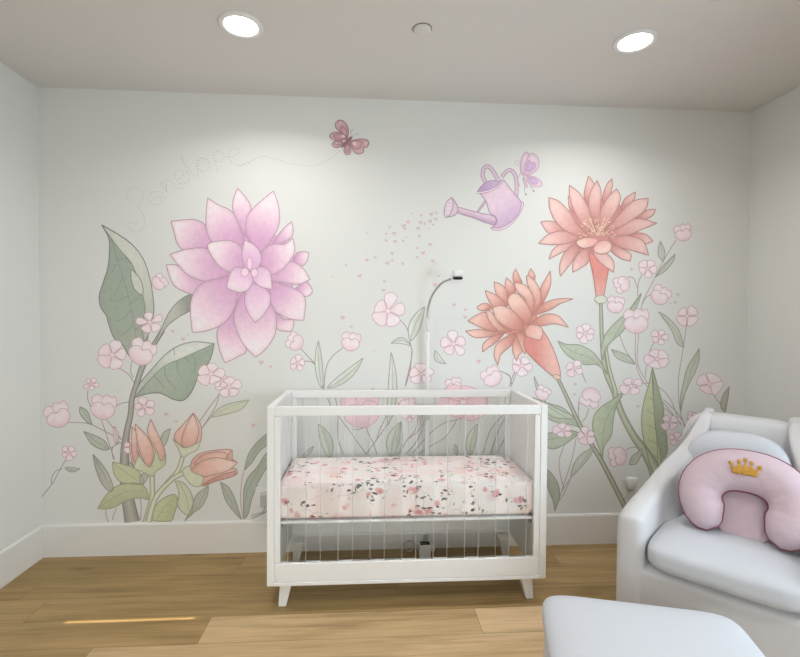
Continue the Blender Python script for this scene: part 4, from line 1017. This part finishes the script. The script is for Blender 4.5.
green_leaf('R2', '105,245! 160,265 230,268 300,300 350,350 405,445! 370,410 330,385 260,385 190,350 140,305', (178, 190, 166), OLE, '107,247 200,310 300,350 390,430', ('200,310 230,285', '250,330 280,305', '180,300 190,335', '240,325 260,370'), None, (164, 178, 152), ((250, 280), (250, 380)))
green_leaf('P', '627,388! 613,399 601,407 594,416 592.5,428 596,440 600,451 602.5,461! 604,447 611,436 613,422 616,407 622,396', (176, 190, 158), OLE, '626,390 606,420 602,458', ('612,405 604,408', '607,418 597,420', '605,430 597,436', '608,416 613,418'), 'rounded green leaf between the two coral stems', (160, 176, 146), ((596, 425), (614, 425)))
m = Motif(2)
m.area('J', '308,240! 325,300 338,350 340,400 348,450 340,510 322,560! 300,500 282,430 278,380 285,330 298,285', (180, 188, 142), OLE, .9)
m.area('J', '308,240! 325,300 338,350 340,400 348,450 340,510 322,560! 330,490 318,420 312,350 308,290', (142, 156, 124), OLE, .7)
for t in ('312,330 295,320', '314,370 290,355', '318,410 290,395', '322,450 295,435', '314,350 330,335', '318,390 336,375', '322,430 340,415', '326,470 342,455', '326,490 305,475'): m.curve('J', t, .6, (118, 130, 100), .3)
m.curve('J', '308,245 312,350 320,440 324,555', .9, (112, 122, 94), .6)
m.done('leaf', 'tall pointed two-tone leaf behind the armchair')
green_leaf('R1', '60,215! 110,230 160,255 192,297! 140,285 90,260', (180, 190, 172), (126, 132, 118), '62,217 130,262 190,295')
green_leaf('R1', '320,10! 370,40 430,110 460,207! 420,180 390,110', (190, 196, 178), (130, 134, 122), '322,14 400,100 458,204')
green_leaf('R1', '543,210! 540,280 520,340 480,420 450,500 440,560! 440,480 455,400 480,310', (182, 190, 168), (126, 130, 116), '542,214 490,360 442,555')
green_leaf('R1', '707,418! 700,480 685,560! 660,530 670,470', (166, 168, 148), (122, 122, 108), '705,424 680,550')
green_leaf('R8', '330,168! 355,230 345,287! 320,250 318,210', (188, 194, 180), (130, 134, 124), '330,172 346,284'); green_leaf('R8', '410,240! 400,280 360,330 303,367! 340,310 370,280', (184, 190, 174), (128, 132, 122), '408,244 306,365')
green_leaf('R5', '-90,40! 0,72 60,90 120,140 162,197! 100,180 40,172 -20,140', (170, 182, 158), OLE, '-80,50 60,130 158,192', (), None, None, None, 1)
green_leaf('R5', '157,226! 100,212 0,225 -60,255 0,308 60,295 120,255', (160, 174, 148), OLE, '150,228 60,250 -40,262', (), None, (172, 184, 158), ((50, 220), (50, 290)), 1)
green_leaf('P', '534,376! 539,387 545,401 562,411 577,418 557,418 547,412 537,391', (184, 196, 172), (124, 132, 116), None, (), None, None, None, 1)
green_leaf('R5', '228,300! 160,340 120,400 108,462! 160,410 215,340', (186, 192, 174), (130, 134, 122), '224,305 112,455'); green_leaf('R5', '-40,400! 0,430 40,490 50,560 25,637! 15,580 -10,520', (158, 166, 148), (112, 116, 104), '-20,415 25,630', (), None, None, None, 1)
green_leaf('R5', '415,392! 430,350 485,308! 475,350 450,388', (184, 192, 172), (126, 132, 116), '417,388 480,312')
for fr_, t in (('R8', '415,165 340,290 290,390 235,500 225,560'), ('R8', '230,350 210,400 205,470'), ('R8', '150,365 185,375 205,430'), ('R8', '290,455 250,480 235,510'), ('R1', '475,70 450,240 428,400 440,560 470,655'), ('R1', '195,130 195,280 235,390 340,500 420,600'),
               ('R1', '212,130 205,290 260,400'), ('R1', '105,130 140,220 190,290'), ('R1', '300,170 275,220 250,330 250,370'), ('R1', '205,400 300,410 380,480 425,590'), ('R1', '605,440 640,490 662,518'), ('R1', '345,490 420,560 470,640'), ('R5', '595,90 660,150 690,180'), ('R5', '612,210 620,330 635,460'),
               ('R5', '400,315 430,302 482,300'), ('R5', '203,95 190,140 165,170'), ('R5', '165,40 148,90 152,150'), ('R5', '75,290 48,370 55,450 75,520'), ('R5', '138,250 110,380 60,530'), ('R5', '110,460 70,550 30,600'), ('R5', '25,635 60,540 110,460'), ('R2', '262,250 260,265'), ('R2', '240,375 250,430 275,495'), ('R2', '250,580 232,610 232,655'),
               ('I', '240,440 210,520'), ('I', '165,455 205,480 212,520'), ('R5', '635,345 680,390')):
    stem(t, .8, (160, 140, 138), .9, frame=fr_)
cupped(683, 234, 9.5, 100, label='pink bud highest on the right'); blossom(647.5, 268.5, 9.5, 60, 5, .9, fat=.6); cupped(623, 284, 9, 200); cupped(659.4, 296.5, 10.5, 60); cupped(615.3, 306, 9.5, 80)
cupped(636, 323, 14, 90, label='cup-shaped pink blossom on a straight stem'); blossom(686.8, 316, 10.5, 45, 4, .95, fat=.75, label='four-petalled pink blossom near the right wall'); blossom(585, 333.5, 10, 80, 6, .9, fat=.5)
blossom(574, 368.5, 9, 60, 4, .9); cupped(591, 396, 11, 250, label='round pink blossom left of the rounded leaf'); blossom(631, 386, 11, 30, 4, .85); blossom(657, 359, 12, 40, 5, .85, fat=.65); blossom(659.5, 337, 8.5, 70, 5, .9, fat=.55)
blossom(709.7, 384, 12, 60, 4, .9, fat=.85, label='pink blossom just above the armchair back'); blossom(670, 422.5, 9, 40, 4, .9); cupped(692, 418, 6, 70); blossom(563, 430.5, 9.5, 30, 5, .8); blossom(586, 436, 9.5, 100, 5, .9, fat=.6); cupped(619, 456, 10.5, 190); blossom(676.5, 439.5, 8, 10, 5, .9); cupped(633.5, 388, 4, 0)
